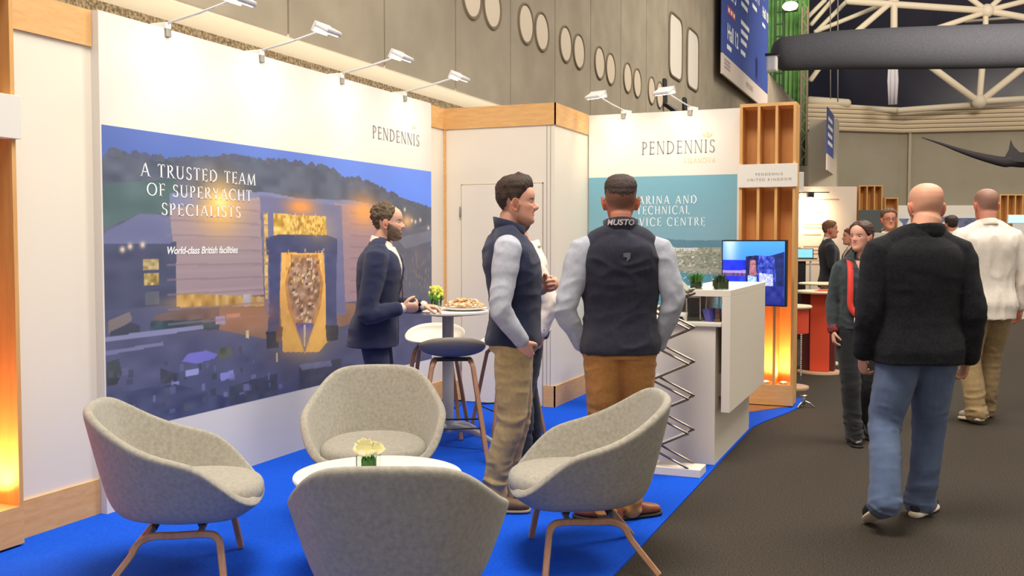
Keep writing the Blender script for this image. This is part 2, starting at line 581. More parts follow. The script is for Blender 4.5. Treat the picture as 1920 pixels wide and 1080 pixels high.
# the far end of the hall: two concrete planes meeting in a corner, a ribbed fascia, dark glass over it
A0, B, Cc = (-7.36, 46.72), (-1.18, 51.42), (6.97, 52.62)
def wall_between(name, a, b, z0, z1, th, m):
    d = np.array(b) - np.array(a); L = np.linalg.norm(d); d /= L; n = np.array([d[1], -d[0]])
    if n @ np.array([.381, -.9245]) < 0: n = -n
    V = []
    for z in (z0, z1):
        for p, o in ((a, 0), (b, 0), (b, -th), (a, -th)):
            q = np.array(p) + n * o
            V.append((q[0], q[1], z))
    mb = MB(); mb.V = V; mb.F = [(0, 1, 2, 3), (4, 5, 6, 7), (0, 1, 5, 4), (1, 2, 6, 5), (2, 3, 7, 6), (3, 0, 4, 7)]
    return struct(name, mb, m)
M_FARW = mat('far_concrete', (158, 148, 128), .9, noise=((168, 158, 138), .8, 5, .25))
M_FASC = mat('beige_ribbed_cladding', (206, 186, 156), .7)
wall_between('wall_far_left', A0, B, 0, 6.7, .3, M_FARW)
wall_between('wall_far_right', B, Cc, 0, 6.75, .3, M_FARW)
def fascia(name, a, b):
    d = np.array(b) - np.array(a); n = np.array([d[1], -d[0]]) / np.linalg.norm(d)
    if n @ np.array([.381, -.9245]) < 0: n = -n
    mb = MB()
    for k in range(6):
        z0 = 6.68 + k * .2
        poly = [(0, z0), (.30, z0 + .015), (.33, z0 + .10), (.30, z0 + .185), (0, z0 + .195)]
        V = []
        for p in (a, b):
            for o, z in poly: V.append((p[0] + n[0] * o, p[1] + n[1] * o, z))
        mb.add(V, [(0, 1, 2, 3, 4), (5, 6, 7, 8, 9)] + [(i, (i + 1) % 5, 5 + (i + 1) % 5, 5 + i) for i in range(5)])
    return struct(name, mb, M_FASC)
fascia('trim_fascia_left', A0, B); fascia('trim_fascia_right', B, Cc)
mb = MB(); q = np.array(B) + np.array([.381, -.9245]) * .05
mb.box(B[0] + .35, B[0] + .47, B[1] - .12, B[1] + .1, 0, 6.7)
struct('trim_joint', mb, mat('pale_joint', (184, 172, 150), .8))
night = MB().box(-40, 40, 58, 58.3, -1, 40)
struct('window_night_glazing', night, mat('dark_night_glass', (22, 24, 40), .25, noise=((40, 36, 50), .3, 4, .2), spec=.2))
struct('wall_column', MB().box(-4.71, -3.56, 44.94, 45.94, 0, 6.75), mat('pale_column', (190, 178, 156), .8))


# white tubular roof frame under the dark glazing
M_TRUSS = mat('white_painted_steel', (204, 190, 166), .6)
tr = empty('roof_truss', (0, 48.5, 8), 0, 'white tubular steel roof truss with radiating struts in front of the dark glazing', 'truss')
STRUTS = [
    ((-5.77, 47.90, 11.19), (-4.46, 48.51, 12.61), 0.100),
    ((-5.03, 48.22, 11.49), (-4.06, 48.69, 12.73), 0.100),
    ((-4.82, 48.29, 11.15), (-3.49, 48.91, 12.61), 0.100),
    ((-4.86, 48.27, 11.15), (-1.70, 49.65, 12.54), 0.100),
    ((-2.97, 46.87, 10.73), (-1.48, 47.55, 12.13), 0.130),
    ((-3.34, 46.78, 12.08), (2.30, 49.09, 11.66), 0.150),
    ((2.30, 49.09, 11.66), (4.03, 49.79, 11.33), 0.150),
    ((-1.48, 47.57, 12.60), (-1.45, 47.50, 10.77), 0.150),
    ((0.30, 48.22, 10.89), (2.30, 49.08, 11.61), 0.120),
    ((2.25, 49.07, 11.66), (2.27, 49.03, 10.84), 0.120),
    ((1.53, 48.80, 12.27), (2.30, 49.09, 11.66), 0.120),
    ((2.30, 49.09, 11.66), (4.02, 49.82, 12.13), 0.120),
    ((2.30, 49.09, 11.66), (2.85, 49.34, 12.22), 0.120),
    ((1.51, 50.92, 11.63), (4.22, 52.05, 11.88), 0.060),
    ((-0.04, 49.64, 9.57), (2.13, 50.46, 7.85), 0.160),
    ((2.24, 50.58, 9.59), (2.13, 50.46, 7.85), 0.140),
    ((4.21, 51.40, 9.64), (2.13, 50.46, 7.85), 0.160),
    ((-5.06, 48.63, 9.03), (-4.71, 48.80, 9.57), 0.120),
    ((-5.50, 48.01, 11.15), (-6.16, 47.69, 10.17), 0.100),
]
PIPES = [
    ((-5.13, 48.67, 8.08), (-3.45, 49.35, 7.95), 0.260),
    ((-3.48, 49.77, 7.83), (-1.28, 50.66, 7.68), 0.170),
    ((-1.25, 49.59, 7.55), (2.09, 50.98, 7.82), 0.170),
    ((2.22, 50.49, 7.90), (4.24, 51.33, 8.02), 0.180),
]
CABLES = [
    ((-3.69, 42.27, 11.38), (-3.61, 42.10, 7.23), 0.020),
    ((-3.41, 42.39, 11.38), (-3.34, 42.21, 7.12), 0.025),
]

def rel(p): return (p[0], p[1] - 48.5, p[2] - 8)
for a, b, r in STRUTS:
    MB().tube([rel(a), rel(b)], r, 10).build('strut', M_TRUSS, tr, True)
for c, r in (((2.30, 49.09, 11.66), .30), ((2.13, 50.46, 7.88), .32), ((-1.48, 47.55, 12.13), .22)):
    MB().ball(rel(c), r, 8).build('node', M_TRUSS, tr, True)
pipe = empty('bottom_chord_pipe', (-1.25, 50.6, 7.7), 0, 'cream pipe run along the top of the ribbed fascia at the far end', 'pipe')
for a, b, r in PIPES:
    MB().tube([np.array(a) - (-1.25, 50.6, 7.7), np.array(b) - (-1.25, 50.6, 7.7)], r * .8, 12).build('pipe_length', M_TRUSS, pipe, True)
for (a, b, r), w in zip(CABLES, ('left', 'right')):
    tag(MB().tube([a, b], r, 6).build('hanging_cable', mat('grey_cable', (120, 112, 104), .5), None, True),
        'thin grey cable hanging before the far glazing, the %s one of two' % w, 'cable', 'cables hanging from the far roof')
dr = MB(); k = 14
V = []; F = []
for i in range(k):
    t = i / (k - 1)
    x = -1.62 + .34 * t; y = 47.36 + .05 * math.sin(t * 14)
    V += [(x + .02, y, 7.55), (x * 1 + .10 * (t - .4), y, 8.6), (x, y, 9.6)]
for i in range(k - 1):
    for j in range(2): F.append((i * 3 + j, i * 3 + 3 + j, i * 3 + 4 + j, i * 3 + 1 + j))
d = mobj('white_drape', V, F, mat('white_drape', (196, 190, 196), .8), None, True)
so = d.modifiers.new('thickness', 'SOLIDIFY'); so.thickness = .03
tag(d, 'narrow white fabric strip hanging in front of the far dark glazing', 'drape')

# curtain in the gap beyond the concrete wall, green light painted into its cloth
gm = mat('green_lit_curtain', (84, 128, 66), .8, noise=((112, 156, 88), 1.5, 2, .3))
V = []; F = []; n = 60
for i in range(n):
    t = i / (n - 1)
    V += [(-7.4 + 2.35 * t, 47.6 + .09 * math.sin(t * 75), 5.0), (-7.4 + 2.35 * t, 47.6 + .09 * math.sin(t * 75), 14.5)]
for i in range(n - 1): F.append((2 * i, 2 * i + 2, 2 * i + 3, 2 * i + 1))
g = mobj('green_lit_curtain', V, F, gm, None, True)
so = g.modifiers.new('thickness', 'SOLIDIFY'); so.thickness = .02
tag(g, 'tall pleated curtain lit from above, green light in its colour, beyond the end of the concrete wall', 'curtain')
area_light('curtain_lamp', (-5.6, 44.6, 13.5), (1.0, 1.0), 70, (.85, 1, .65), (-.25, 1, -.9))
gl = empty('stage_lamp', (-5.75, 46.4, 12.0), 0, 'small bright lamp hanging in front of the green curtain', 'lamp')
MB().ball((0, 0, 0), (.34, .2, .2), 8).build('lens', M_LENS, gl, True)
MB().box(-.3, .3, .1, .35, -.2, .25, .03).build('housing', M_BLACK, gl)
lt = MB()
for x in (-6.45, -6.1):
    lt.tube([(x, 46.9, 5), (x, 46.9, 14.5)], .05, 6)
for z in np.arange(5.3, 14.5, .55): lt.tube([(-6.45, 46.9, z), (-6.1, 46.9, z)], .035, 6)
tag(lt.build('ladder_truss', mat('dark_green_steel', (44, 62, 40), .6), None), 'dark upright ladder truss beside the green curtain', 'truss')
lt = MB()
for x in (-5.3, -5.05):
    lt.tube([(x, 47.0, 5), (x, 47.0, 12)], .05, 6)
for i, z in enumerate(np.arange(5.1, 12, .4)): lt.tube([(-5.3 + .25 * (i % 2), 47.0, z), (-5.05 - .25 * (i % 2), 47.0, z + .4)], .03, 6)
tag(lt.build('lattice_mast', mat('brown_grey_steel', (132, 112, 96), .6), None), 'slim lattice mast at the right edge of the green curtain', 'mast')

# big dark fabric air duct across the aisle
V, F = tube([(-4.6, 35.1, 7.86), (-2.9, 35.75, 7.98), (-.6, 36.7, 8.05), (1.7, 37.65, 8.1), (4.2, 38.7, 8.18), (6.8, 39.8, 8.25)], [.56, .64, .70, .73, .73, .73], 36, sub=5)
du = mobj('air_duct', V, F, mat('dark_grey_duct_fabric', (48, 48, 54), .95, noise=((58, 58, 64), 14, 3, .3), bump=(30, .3)), None, True)
tag(du, 'large dark grey fabric air duct hanging across the aisle', 'duct')
cc = empty('ceiling_projector', (-4.3, 30.6, 6.85), 0, 'white camera housing beside the blue hanging hall sign', 'camera')
MB().box(-.15, .16, -.15, .15, -.30, .16, .06).build('housing', M_LAMPW, cc)
MB().box(-.18, .24, -.2, .15, .15, .22, .03).build('hood', M_BLACK, cc)

# hanging direction signs
M_SBLUE = mat('sign_blue', (62, 84, 160), .5)
M_SPINK = mat('sign_pale_band', (222, 206, 194), .6)
M_SRED = mat('sign_red', (196, 88, 96), .6)
sg = empty('hall_sign', (-4.75, 29.2, 5.7), 0, 'big blue hanging sign with hall numbers above the right panel', 'sign')
MB().box(-.05, 0, -3.95, 3.75, .52, 3.9, .01).build('blue_board', M_SBLUE, sg)
MB().box(-.05, 0, -3.95, 3.75, 0, .52, .01).build('white_band', M_SPINK, sg)
def sgn(y, z): return lambda u, v: (.006, y + u, z + v)
for txt, y, z, s in (('Hall 5', -3.35, 2.05, .52), ('Hall 12', -3.35, .98, .56), ('Hall 3', -1.3, 3.05, .52), ('Hall 11', .55, 2.9, .46), ('Hall 10', 2.45, 2.75, .42)):
    font_on('lettering', txt, s, sgn(y, z), M_INK, sg, align='LEFT', bold=.012)
for y, z, w, h in ((-1.3, 2.75, .9, .12), (-1.3, 2.5, 1.2, .12), (-1.3, 2.25, 1.0, .12), (-1.3, 1.75, 1.3, .12), (-1.3, 1.5, 1.1, .12), (-1.3, 1.25, .9, .12), (-1.3, .95, .7, .12), (.55, 2.6, .8, .12), (2.45, 2.45, .6, .1), (-3.35, .72, .6, .12)):
    MB().box(0, .006, y, y + w, z, z + h).build('small_print', M_INK, sg)
for y, z, w, h in ((-3.35, 2.75, 1.2, .55), (-3.35, 1.62, 1.1, .2)):
    MB().box(0, .006, y, y + w, z, z + h).build('red_patch', M_SRED, sg)
    for q in range(3):
        MB().box(.006, .009, y + .1 + q * .36, y + .3 + q * .36, z + .05, z + h - .05).build('pictogram', M_INK, sg)
for y in (1.0, 2.75):
    th = np.linspace(0, 2 * np.pi, 24, endpoint=False)
    mobj('round_symbol', [(.006, y + .32 * math.cos(t), 3.6 + .32 * math.sin(t)) for t in th], [list(range(24))], M_INK, sg)
font_on('lettering', 'METSTRADE', .22, sgn(-.4, .18), mat('faint_grey_ink', (170, 160, 156), .6), sg, align='LEFT')
for q in range(3): MB().box(0, .006, -3.7, -2.9, .38 - q * .09, .43 - q * .09).build('small_print', mat('faint_grey_ink'), sg)
s2 = empty('hall_sign', (-3.7, 43.4, 4.4), 0, 'small narrow blue hanging sign beside the pale column at the far end', 'sign')
MB().box(-.04, 0, -1.4, 1.6, .65, 2.5).build('blue_board', M_SBLUE, s2)
MB().box(-.04, 0, -1.4, 1.6, 0, .65).build('white_band', M_SPINK, s2)
for q in range(4): MB().box(0, .01, -1.1, .9 - .2 * (q % 2), 1.05 + q * .32, 1.2 + q * .32).build('small_print', M_INK, s2)

# black billfish-like hanging shape on the far right
prof = [(-.13, 4.01, 26.05), (.30, 3.86, 26.22), (.72, 3.70, 26.39), (1.15, 3.56, 26.56), (1.67, 3.43, 26.77), (1.86, 3.45, 26.87), (2.3, 3.5, 27.05), (3.2, 3.7, 27.4)]
hs = empty('hanging_sculpture', (1.6, 26.7, 3.5), 0, 'long black tapering fish-shaped figure hanging at the upper right', 'sculpture')
M_FISH = mat('dark_satin_figure', (48, 42, 46), .5)
V, F = tube([(x - 1.6, y - 26.7, z - 3.5) for x, z, y in prof], [.012, .03, .055, .085, .12, .14, .2, .22], 14, sub=5, flat=.6, hint=(0, 0, 1))
mobj('body', V, F, M_FISH, hs, True)
fin = MB(); fin.prism([(.12, .05), (.2, .22), (.235, .46), (.3, .3), (.42, .16), (.62, .08), (.6, -.1), (.1, -.05)], 'y', .10, .17); fin.build('dorsal_fin', M_FISH, hs)

# ================================================================== THE STAND (x: out of the long wall, y: along it)
XB = -4.19            # face of the back wall
H = 2.75
cp = MB(); n = 26
th = np.linspace(-math.pi / 2, math.pi / 2, n)
outline = [(-4.4, 1.5), (-1.27, 1.5), (-1.27, 8.2)] + [(-1.27 + .05, 8.5), (-1.1, 9.0), (-1.04, 9.35), (-1.06, 9.9), (-4.4, 9.9)]
cp.prism(outline, 'z', .0, .008)
tag(cp.build('blue_carpet', M_BLUE), 'bright blue carpet laid over the whole exhibition stand', 'carpet')

struct('wall_left', MB().box(XB - .06, XB, 3.612, 8.5, 0, H), M_WHITE)
struct('baseboard_left', MB().box(XB, XB + .012, 3.62, 4.186, .008, .2).box(XB, XB + .012, 8.125, 8.488, .008, .2), M_OAK)
struct('trim_1', MB().box(XB, XB + .012, 3.62, 4.186, 2.555, H).box(XB, XB + .012, 8.125, 8.488, 2.555, H), M_OAK)
struct('wall_back', MB().box(XB - .06, -3.09, 8.5, 8.56, 0, H), M_WHITE)
struct('trim_2', MB().box(XB, -3.078, 8.488, 8.5, 2.555, H).box(XB, XB + .02, 8.478, 8.5, .2, 2.555), M_OAK)
struct('baseboard_back', MB().box(XB, -4.02, 8.488, 8.5, .008, .2).box(-3.19, -3.078, 8.488, 8.5, .008, .2), M_OAK)
struct('wall_return', MB().box(-3.15, -3.09, 8.561, 9.5, 0, H), M_WHITE)
struct('trim_3', MB().box(-3.09, -3.078, 8.488, 9.44, 2.555, H), M_OAK)
struct('baseboard_return', MB().box(-3.09, -3.078, 8.488, 9.44, .008, .2), M_OAK)
struct('trim_joint_strips', MB().box(-3.165, -3.16, 8.494, 8.5, .2, 2.55).box(-3.13, -3.125, 8.494, 8.5, .2, 2.55), mat('seam_joint', (170, 162, 150), .7))  # thin grey-beige strips along the wall seams
dr_ = MB().box(-4.005, -3.205, 8.482, 8.5, .012, 2.03, .003).build('door_1', M_WHITE)
dr_['kind'] = 'structure'
fr = MB(); g_ = mat('door_gap', (176, 166, 150), .8)
fr.box(-4.014, -4.005, 8.492, 8.4995, .01, 2.04); fr.box(-3.205, -3.196, 8.492, 8.4995, .01, 2.04); fr.box(-4.014, -3.196, 8.492, 8.4995, 2.03, 2.04)
fr.build('door_gap', g_, dr_)
for z in (1.74, .3):
    MB().tube([(-4.018, 8.478, z), (-4.018, 8.478, z + .09)], .009, 8).build('hinge', M_METAL, dr_, True)
MB().tube([(-3.28, 8.482, 1.02), (-3.28, 8.44, 1.02), (-3.39, 8.44, 1.02)], .009, 8).build('handle', M_METAL, dr_, True)

# the long printed panel
lp = empty('display_panel', (-4.134, 6.16, 0), 0, 'long white display panel with a dusk shipyard picture on the left wall', 'display panel')
MB().box(-.056, 0, -1.97, 1.96, .008, 2.75).build('board', M_PANEL, lp)
LEFT_SHAPES = [
    ([(-0.001, 0.887), (0.009, 0.917), (0.072, 0.917), (0.149, 0.913), (0.262, 0.949), (0.331, 0.945), (0.439, 0.957), (0.541, 0.954), (0.587, 0.942), (0.625, 0.905), (0.675, 0.921), (0.727, 0.901), (0.84, 0.853), (0.999, 0.807), (0.998, 0.579), (-0.004, 0.648)], (84, 92, 112), 14, (40, 30)),
    ([(-0.002, 0.81), (0.148, 0.847), (0.153, 0.726), (0.07, 0.717), (-0.004, 0.665)], (84, 108, 112), 14, (30, 20)),
    ([(0.634, 0.78), (0.828, 0.842), (0.999, 0.801), (0.998, 0.551), (0.613, 0.562)], (92, 98, 112), 10, (40, 30)),
    ([(0.134, 0.795), (0.375, 0.825), (0.471, 0.808), (0.654, 0.816), (0.839, 0.79), (0.839, 0.763), (0.374, 0.757), (0.133, 0.728)], (120, 128, 168), 5, (30, 10)),
    ([(0.133, 0.74), (0.355, 0.802), (0.364, 0.407), (0.142, 0.44)], (162, 144, 150), 6, (3, 80)),
    ([(0.588, 0.8), (0.832, 0.784), (0.83, 0.329), (0.612, 0.345)], (160, 134, 142), 6, (3, 80)),
    ([(-0.004, 0.628), (0.146, 0.628), (0.144, 0.378), (-0.007, 0.375)], (74, 80, 108), 8, (30, 30)),
    ([(-0.004, 0.648), (0.07, 0.719), (0.133, 0.717), (0.139, 0.621), (-0.004, 0.617)], (108, 114, 152), 4, (20, 20)),
    ([(0.815, 0.662), (0.998, 0.722), (0.997, 0.266), (0.83, 0.289)], (100, 102, 116), 8, (30, 30)),
    ([(-0.006, 0.405), (0.144, 0.403), (0.372, 0.415), (0.612, 0.354), (0.83, 0.337), (0.997, 0.28), (0.995, -0.164), (-0.011, -0.021)], (86, 90, 120), 10, (24, 24)),
    ([(0.143, 0.35), (0.313, 0.401), (0.372, 0.398), (0.612, 0.354), (0.735, 0.316), (0.713, 0.255), (0.401, 0.22), (0.256, 0.291)], (146, 112, 92), 12, (24, 24)),
    ([(0.144, 0.444), (0.364, 0.407), (0.364, 0.369), (0.144, 0.395)], (184, 150, 84), 46, (120, 30)),
    ([(0.355, 0.81), (0.615, 0.788), (0.627, 0.294), (0.368, 0.334)], (112, 114, 152), 5, (20, 40)),
    ([(0.394, 0.741), (0.56, 0.737), (0.561, 0.639), (0.394, 0.642)], (216, 176, 84), 50, (110, 60)),
    ([(0.365, 0.739), (0.377, 0.74), (0.376, 0.397), (0.367, 0.398)], (206, 170, 96), 40, (120, 90)),
    ([(0.417, 0.59), (0.55, 0.587), (0.559, 0.375), (0.562, 0.186), (0.532, 0.145), (0.417, 0.172), (0.409, 0.393)], (238, 182, 92), 16, (70, 40)),
    ([(0.449, 0.571), (0.528, 0.569), (0.549, 0.447), (0.539, 0.343), (0.485, 0.147), (0.434, 0.35), (0.425, 0.457)], (196, 138, 76), 14, (60, 60)),
    ([(0.456, 0.558), (0.521, 0.555), (0.54, 0.448), (0.53, 0.356), (0.485, 0.175), (0.443, 0.358), (0.433, 0.457)], (166, 130, 104), 44, (90, 60)),
    ([(0.455, 0.285), (0.517, 0.274), (0.485, 0.156)], (66, 70, 170), 16, (60, 60)),
    ([(0.482, 0.275), (0.489, 0.274), (0.487, 0.179), (0.483, 0.18)], (190, 190, 220), 0, (1, 1)),
    ([(0.376, 0.629), (0.414, 0.629), (0.409, 0.393), (0.408, 0.218), (0.37, 0.209), (0.379, 0.397)], (72, 78, 120), 8, (40, 40)),
    ([(0.555, 0.629), (0.598, 0.629), (0.593, 0.371), (0.596, 0.188), (0.558, 0.196), (0.556, 0.376)], (72, 78, 120), 8, (40, 40)),
    ([(0.37, 0.642), (0.405, 0.655), (0.561, 0.657), (0.598, 0.639), (0.598, 0.572), (0.55, 0.578), (0.413, 0.581), (0.373, 0.573)], (68, 74, 116), 8, (40, 40)),
    ([(0.368, 0.265), (0.408, 0.258), (0.404, 0.193), (0.37, 0.196)], (44, 48, 66), 8, (40, 40)),
    ([(0.555, 0.258), (0.6, 0.25), (0.599, 0.183), (0.558, 0.187)], (44, 48, 66), 8, (40, 40)),
    ([(0.395, 0.282), (0.418, 0.278), (0.414, 0.217), (0.398, 0.216)], (110, 80, 80), 20, (60, 60)),
    ([(0.075, 0.565), (0.107, 0.567), (0.107, 0.531), (0.075, 0.529)], (176, 158, 112), 50, (160, 90)),
    ([(0.077, 0.518), (0.107, 0.52), (0.107, 0.479), (0.077, 0.478)], (176, 156, 96), 50, (160, 90)),
    ([(0.079, 0.455), (0.107, 0.455), (0.107, 0.411), (0.078, 0.411)], (92, 98, 112), 10, (60, 60)),
    ([(0.005, 0.369), (0.047, 0.394), (0.052, 0.365), (0.018, 0.332), (0.005, 0.329)], (130, 120, 120), 6, (20, 20)),
    ([(0.009, 0.334), (0.049, 0.357), (0.067, 0.344), (0.066, 0.312), (0.009, 0.317)], (64, 70, 86), 6, (20, 20)),
    ([(0.098, 0.372), (0.144, 0.387), (0.217, 0.385), (0.244, 0.385), (0.246, 0.333), (0.204, 0.316), (0.086, 0.341)], (112, 94, 90), 12, (60, 40)),
    ([(0.089, 0.355), (0.23, 0.339), (0.246, 0.321), (0.243, 0.297), (0.088, 0.319)], (60, 80, 92), 16, (60, 40)),
    ([(-0.005, 0.319), (0.204, 0.322), (0.206, 0.306), (-0.005, 0.302)], (136, 140, 176), 4, (20, 20)),
    ([(-0.006, 0.271), (0.114, 0.279), (0.115, 0.267), (-0.006, 0.258)], (120, 124, 160), 4, (20, 20)),
    ([(0.235, 0.346), (0.259, 0.347), (0.259, 0.314), (0.235, 0.319)], (150, 150, 200), 10, (20, 20)),
    ([(0.262, 0.35), (0.298, 0.353), (0.298, 0.337), (0.262, 0.334)], (190, 140, 120), 16, (60, 20)),
    ([(0.306, 0.422), (0.327, 0.424), (0.327, 0.378), (0.305, 0.377)], (170, 170, 180), 16, (60, 20)),
    ([(0.154, 0.2), (0.168, 0.223), (0.21, 0.227), (0.239, 0.206), (0.231, 0.192), (0.19, 0.183)], (120, 118, 200), 6, (20, 20)),
    ([(0.118, 0.134), (0.148, 0.133), (0.148, 0.098), (0.118, 0.102)], (136, 136, 190), 6, (20, 20)),
    ([(0.163, 0.167), (0.193, 0.166), (0.192, 0.143), (0.163, 0.144)], (150, 156, 206), 6, (20, 20)),
    ([(0.244, 0.132), (0.279, 0.135), (0.279, 0.106), (0.246, 0.103)], (136, 140, 204), 6, (20, 20)),
    ([(0.002, 0.235), (0.024, 0.243), (0.03, 0.192), (0.019, 0.157), (0.001, 0.159)], (66, 74, 78), 14, (60, 40)),
    ([(0.236, 0.225), (0.272, 0.231), (0.277, 0.189), (0.242, 0.181)], (92, 96, 84), 16, (60, 40)),
    ([(0.107, 0.189), (0.141, 0.161), (0.141, 0.131), (0.107, 0.134)], (66, 70, 84), 16, (60, 40)),
    ([(0.466, 0.093), (0.611, 0.098), (0.61, 0.001), (0.465, -0.002)], (70, 74, 92), 12, (60, 40)),
    ([(0.268, 0.077), (0.4, 0.089), (0.4, 0.001), (0.267, 0.003)], (74, 80, 98), 12, (60, 40)),
    ([(-0.009, 0.134), (0.141, 0.123), (0.267, 0.034), (0.267, -0.058), (-0.011, -0.003)], (74, 80, 108), 14, (40, 40)),
    ([(0.466, 0.107), (0.572, 0.098), (0.576, 0.073), (0.476, 0.081)], (110, 116, 150), 14, (60, 40)),
    ([(0.313, 0.28), (0.32, 0.279), (0.32, 0.249), (0.313, 0.251)], (206, 196, 150), 10, (60, 40)),
    ([(0.396, 0.173), (0.402, 0.171), (0.402, 0.136), (0.396, 0.138)], (206, 196, 150), 10, (60, 40)),
    ([(0.832, 0.646), (0.998, 0.687), (0.998, 0.631), (0.875, 0.592)], (118, 120, 134), 6, (30, 30)),
]
LEFT_GLOWS = [
    (0.251, 0.762, 0.055, 0.099, (255, 196, 96), 0.9),
    (0.251, 0.776, 0.019, 0.032, (255, 236, 150), 0.9),
    (0.477, 0.773, 0.045, 0.036, (255, 160, 70), 0.9),
    (0.701, 0.770, 0.056, 0.075, (255, 170, 80), 0.8),
    (0.883, 0.731, 0.024, 0.032, (255, 190, 120), 0.8),
    (0.485, 0.202, 0.082, 0.077, (250, 200, 100), 0.55),
    (0.180, 0.411, 0.064, 0.023, (220, 170, 90), 0.5),
    (0.326, 0.340, 0.108, 0.051, (190, 130, 90), 0.5),
    (0.539, 0.680, 0.056, 0.070, (250, 200, 90), 0.3),
]
pic = Pic(620, 270)
t = pic.U[..., None]; v = pic.V[..., None]
pic.C = np.array([80., 104, 176]) * (1 - t) + np.array([104., 146, 250]) * t
pic.C = pic.C * (1 - .25 * np.clip((v - .9) * 5, 0, 1)) + .25 * np.clip((v - .9) * 5, 0, 1) * np.array([112., 124, 176])
pic.C[pic.V < .6] = (86, 90, 112)
hill_noise = pic.noise(55, 26, 3) * .012
for i, (poly, c, var, sc) in enumerate(LEFT_SHAPES):
    if var == 0: pic.fill(poly, c)
    else:
        pic.fill(poly, c, var, sc, seed=i)
    if i in (0, 2):      # ragged tree line
        for q in range(160 if i == 0 else 40):
            k = rnd.randrange(2, 13 if i == 0 else 3)
            a, b = poly[k - 1], poly[k]; f = rnd.random()
            x = a[0] + (b[0] - a[0]) * f; y = a[1] + (b[1] - a[1]) * f
            r = rnd.uniform(.006, .016)
            pic.fill([(x - r * .6, y - r), (x - r * .5, y + r * .5), (x, y + r), (x + r * .6, y + r * .3), (x + r * .6, y - r)], tuple(z + rnd.uniform(-8, 6) for z in c))
for k in range(9):      # cladding courses on the two big doors
    y = .335 + k * .052
    pic.fill([(.125, y + .006), (.38, y - .001), (.38, y - .009), (.125, y - .002)], (138, 120, 132), a=.6)
    pic.fill([(.645, y + .012), (.835, y + .006), (.835, y - .002), (.645, y + .004)], (136, 110, 118), a=.5)
for (a, b, ru, rv, c, al) in LEFT_GLOWS:
    pic.glow(a, b, ru, rv, c, al)
for q in range(70):      # deck gear and rigging on the lit hull
    y = rnd.uniform(.27, .55); hw_ = .05 * min(1, (y - .16) / .25); x = .487 + rnd.uniform(-hw_, hw_ * .8)
    w_ = rnd.uniform(.004, .012)
    pic.fill([(x, y), (x + w_, y + .003), (x + w_, y + rnd.uniform(.01, .03)), (x, y + .01)], rnd.choice([(120, 84, 60), (232, 210, 170), (150, 104, 70), (96, 70, 62), (240, 226, 196)]), a=.75)
for q in range(150):     # gantry lattice and gear in the lit hall, lamps and clutter on the quay
    x = rnd.uniform(.42, .55); y = rnd.choice([rnd.uniform(.45, .585), rnd.uniform(.645, .735)])
    pic.fill([(x, y), (x + .004, y), (x + .004, y + .012), (x, y + .012)], rnd.choice([(250, 224, 150), (176, 120, 60), (130, 88, 56), (240, 200, 110)]), a=.6)
for q in range(46):
    x = rnd.uniform(.0, .45); y = rnd.uniform(.02, .2); w = rnd.uniform(.004, .014); h_ = rnd.uniform(.008, .03)
    pic.fill([(x, y), (x + w, y), (x + w, y + h_), (x, y + h_)], rnd.choice([(70, 76, 92), (104, 108, 140), (96, 92, 96), (126, 128, 176), (64, 70, 80)]), a=.7)
for q in range(70):
    x = rnd.uniform(.84, .99); y = rnd.uniform(.36, .56)
    pic.fill([(x, y), (x + .003, y), (x + .003, y + .022), (x, y + .022)], rnd.choice([(160, 134, 100), (128, 116, 112), (140, 130, 130)]), a=.8)
for (x, y) in ((.872, .79), (.905, .735), (.922, .73), (.945, .74), (.985, .70), (.05, .61), (.035, .60), (.075, .615)):
    pic.glow(x, y, .005, .010, (250, 226, 190), .9)
PY0, PY1, PZ0, PZ1 = 4.2 - 6.16, 8.115 - 6.16, .445, 2.138
pic.build('printed_picture', lambda u, v: (.0012, PY0 + (PY1 - PY0) * u, PZ0 + (PZ1 - PZ0) * v), M_PRINT, lp)
def onL(y, z): return lambda u, v: (.0026, y - 6.16 + u, z + v)
for txt, y, z, w, h_ in (('A TRUSTED TEAM', 5.017, 1.878, 1.06, .078), ('OF SUPERYACHT', 5.016, 1.770, .97, .074), ('SPECIALISTS', 5.016, 1.660, .735, .073)):
    letter_mesh('lettering', roman_line(txt, w, h_), onL(y, z), M_INK, lp)
font_on('lettering', 'World-class British facilities', .062, onL(5.015, 1.432), M_INK, lp, shear=.25, bold=.0012, spacing=.96)
letter_mesh('logo_lettering', roman_line('PENDENNIS', .81, .10, .16), onL(7.483, 2.342), M_GREYINK, lp)
def emblem(place, s, parent, m):
    Q = []
    for a in (-46, 0, 46):
        c, sn = math.cos(math.radians(a)), math.sin(math.radians(a))
        for x0, x1 in ((-.012, .012),):
            Q.append([(s * .12 * sn, s * .12 * c), (s * .6 * sn - s * .16 * c, s * .6 * c + s * .16 * sn), (s * sn, s * c), (s * .6 * sn + s * .16 * c, s * .6 * c - s * .16 * sn)])
    letter_mesh('logo_emblem', Q, place, m, parent)
emblem(onL(7.795, 2.480), .045, lp, M_GOLDINK)

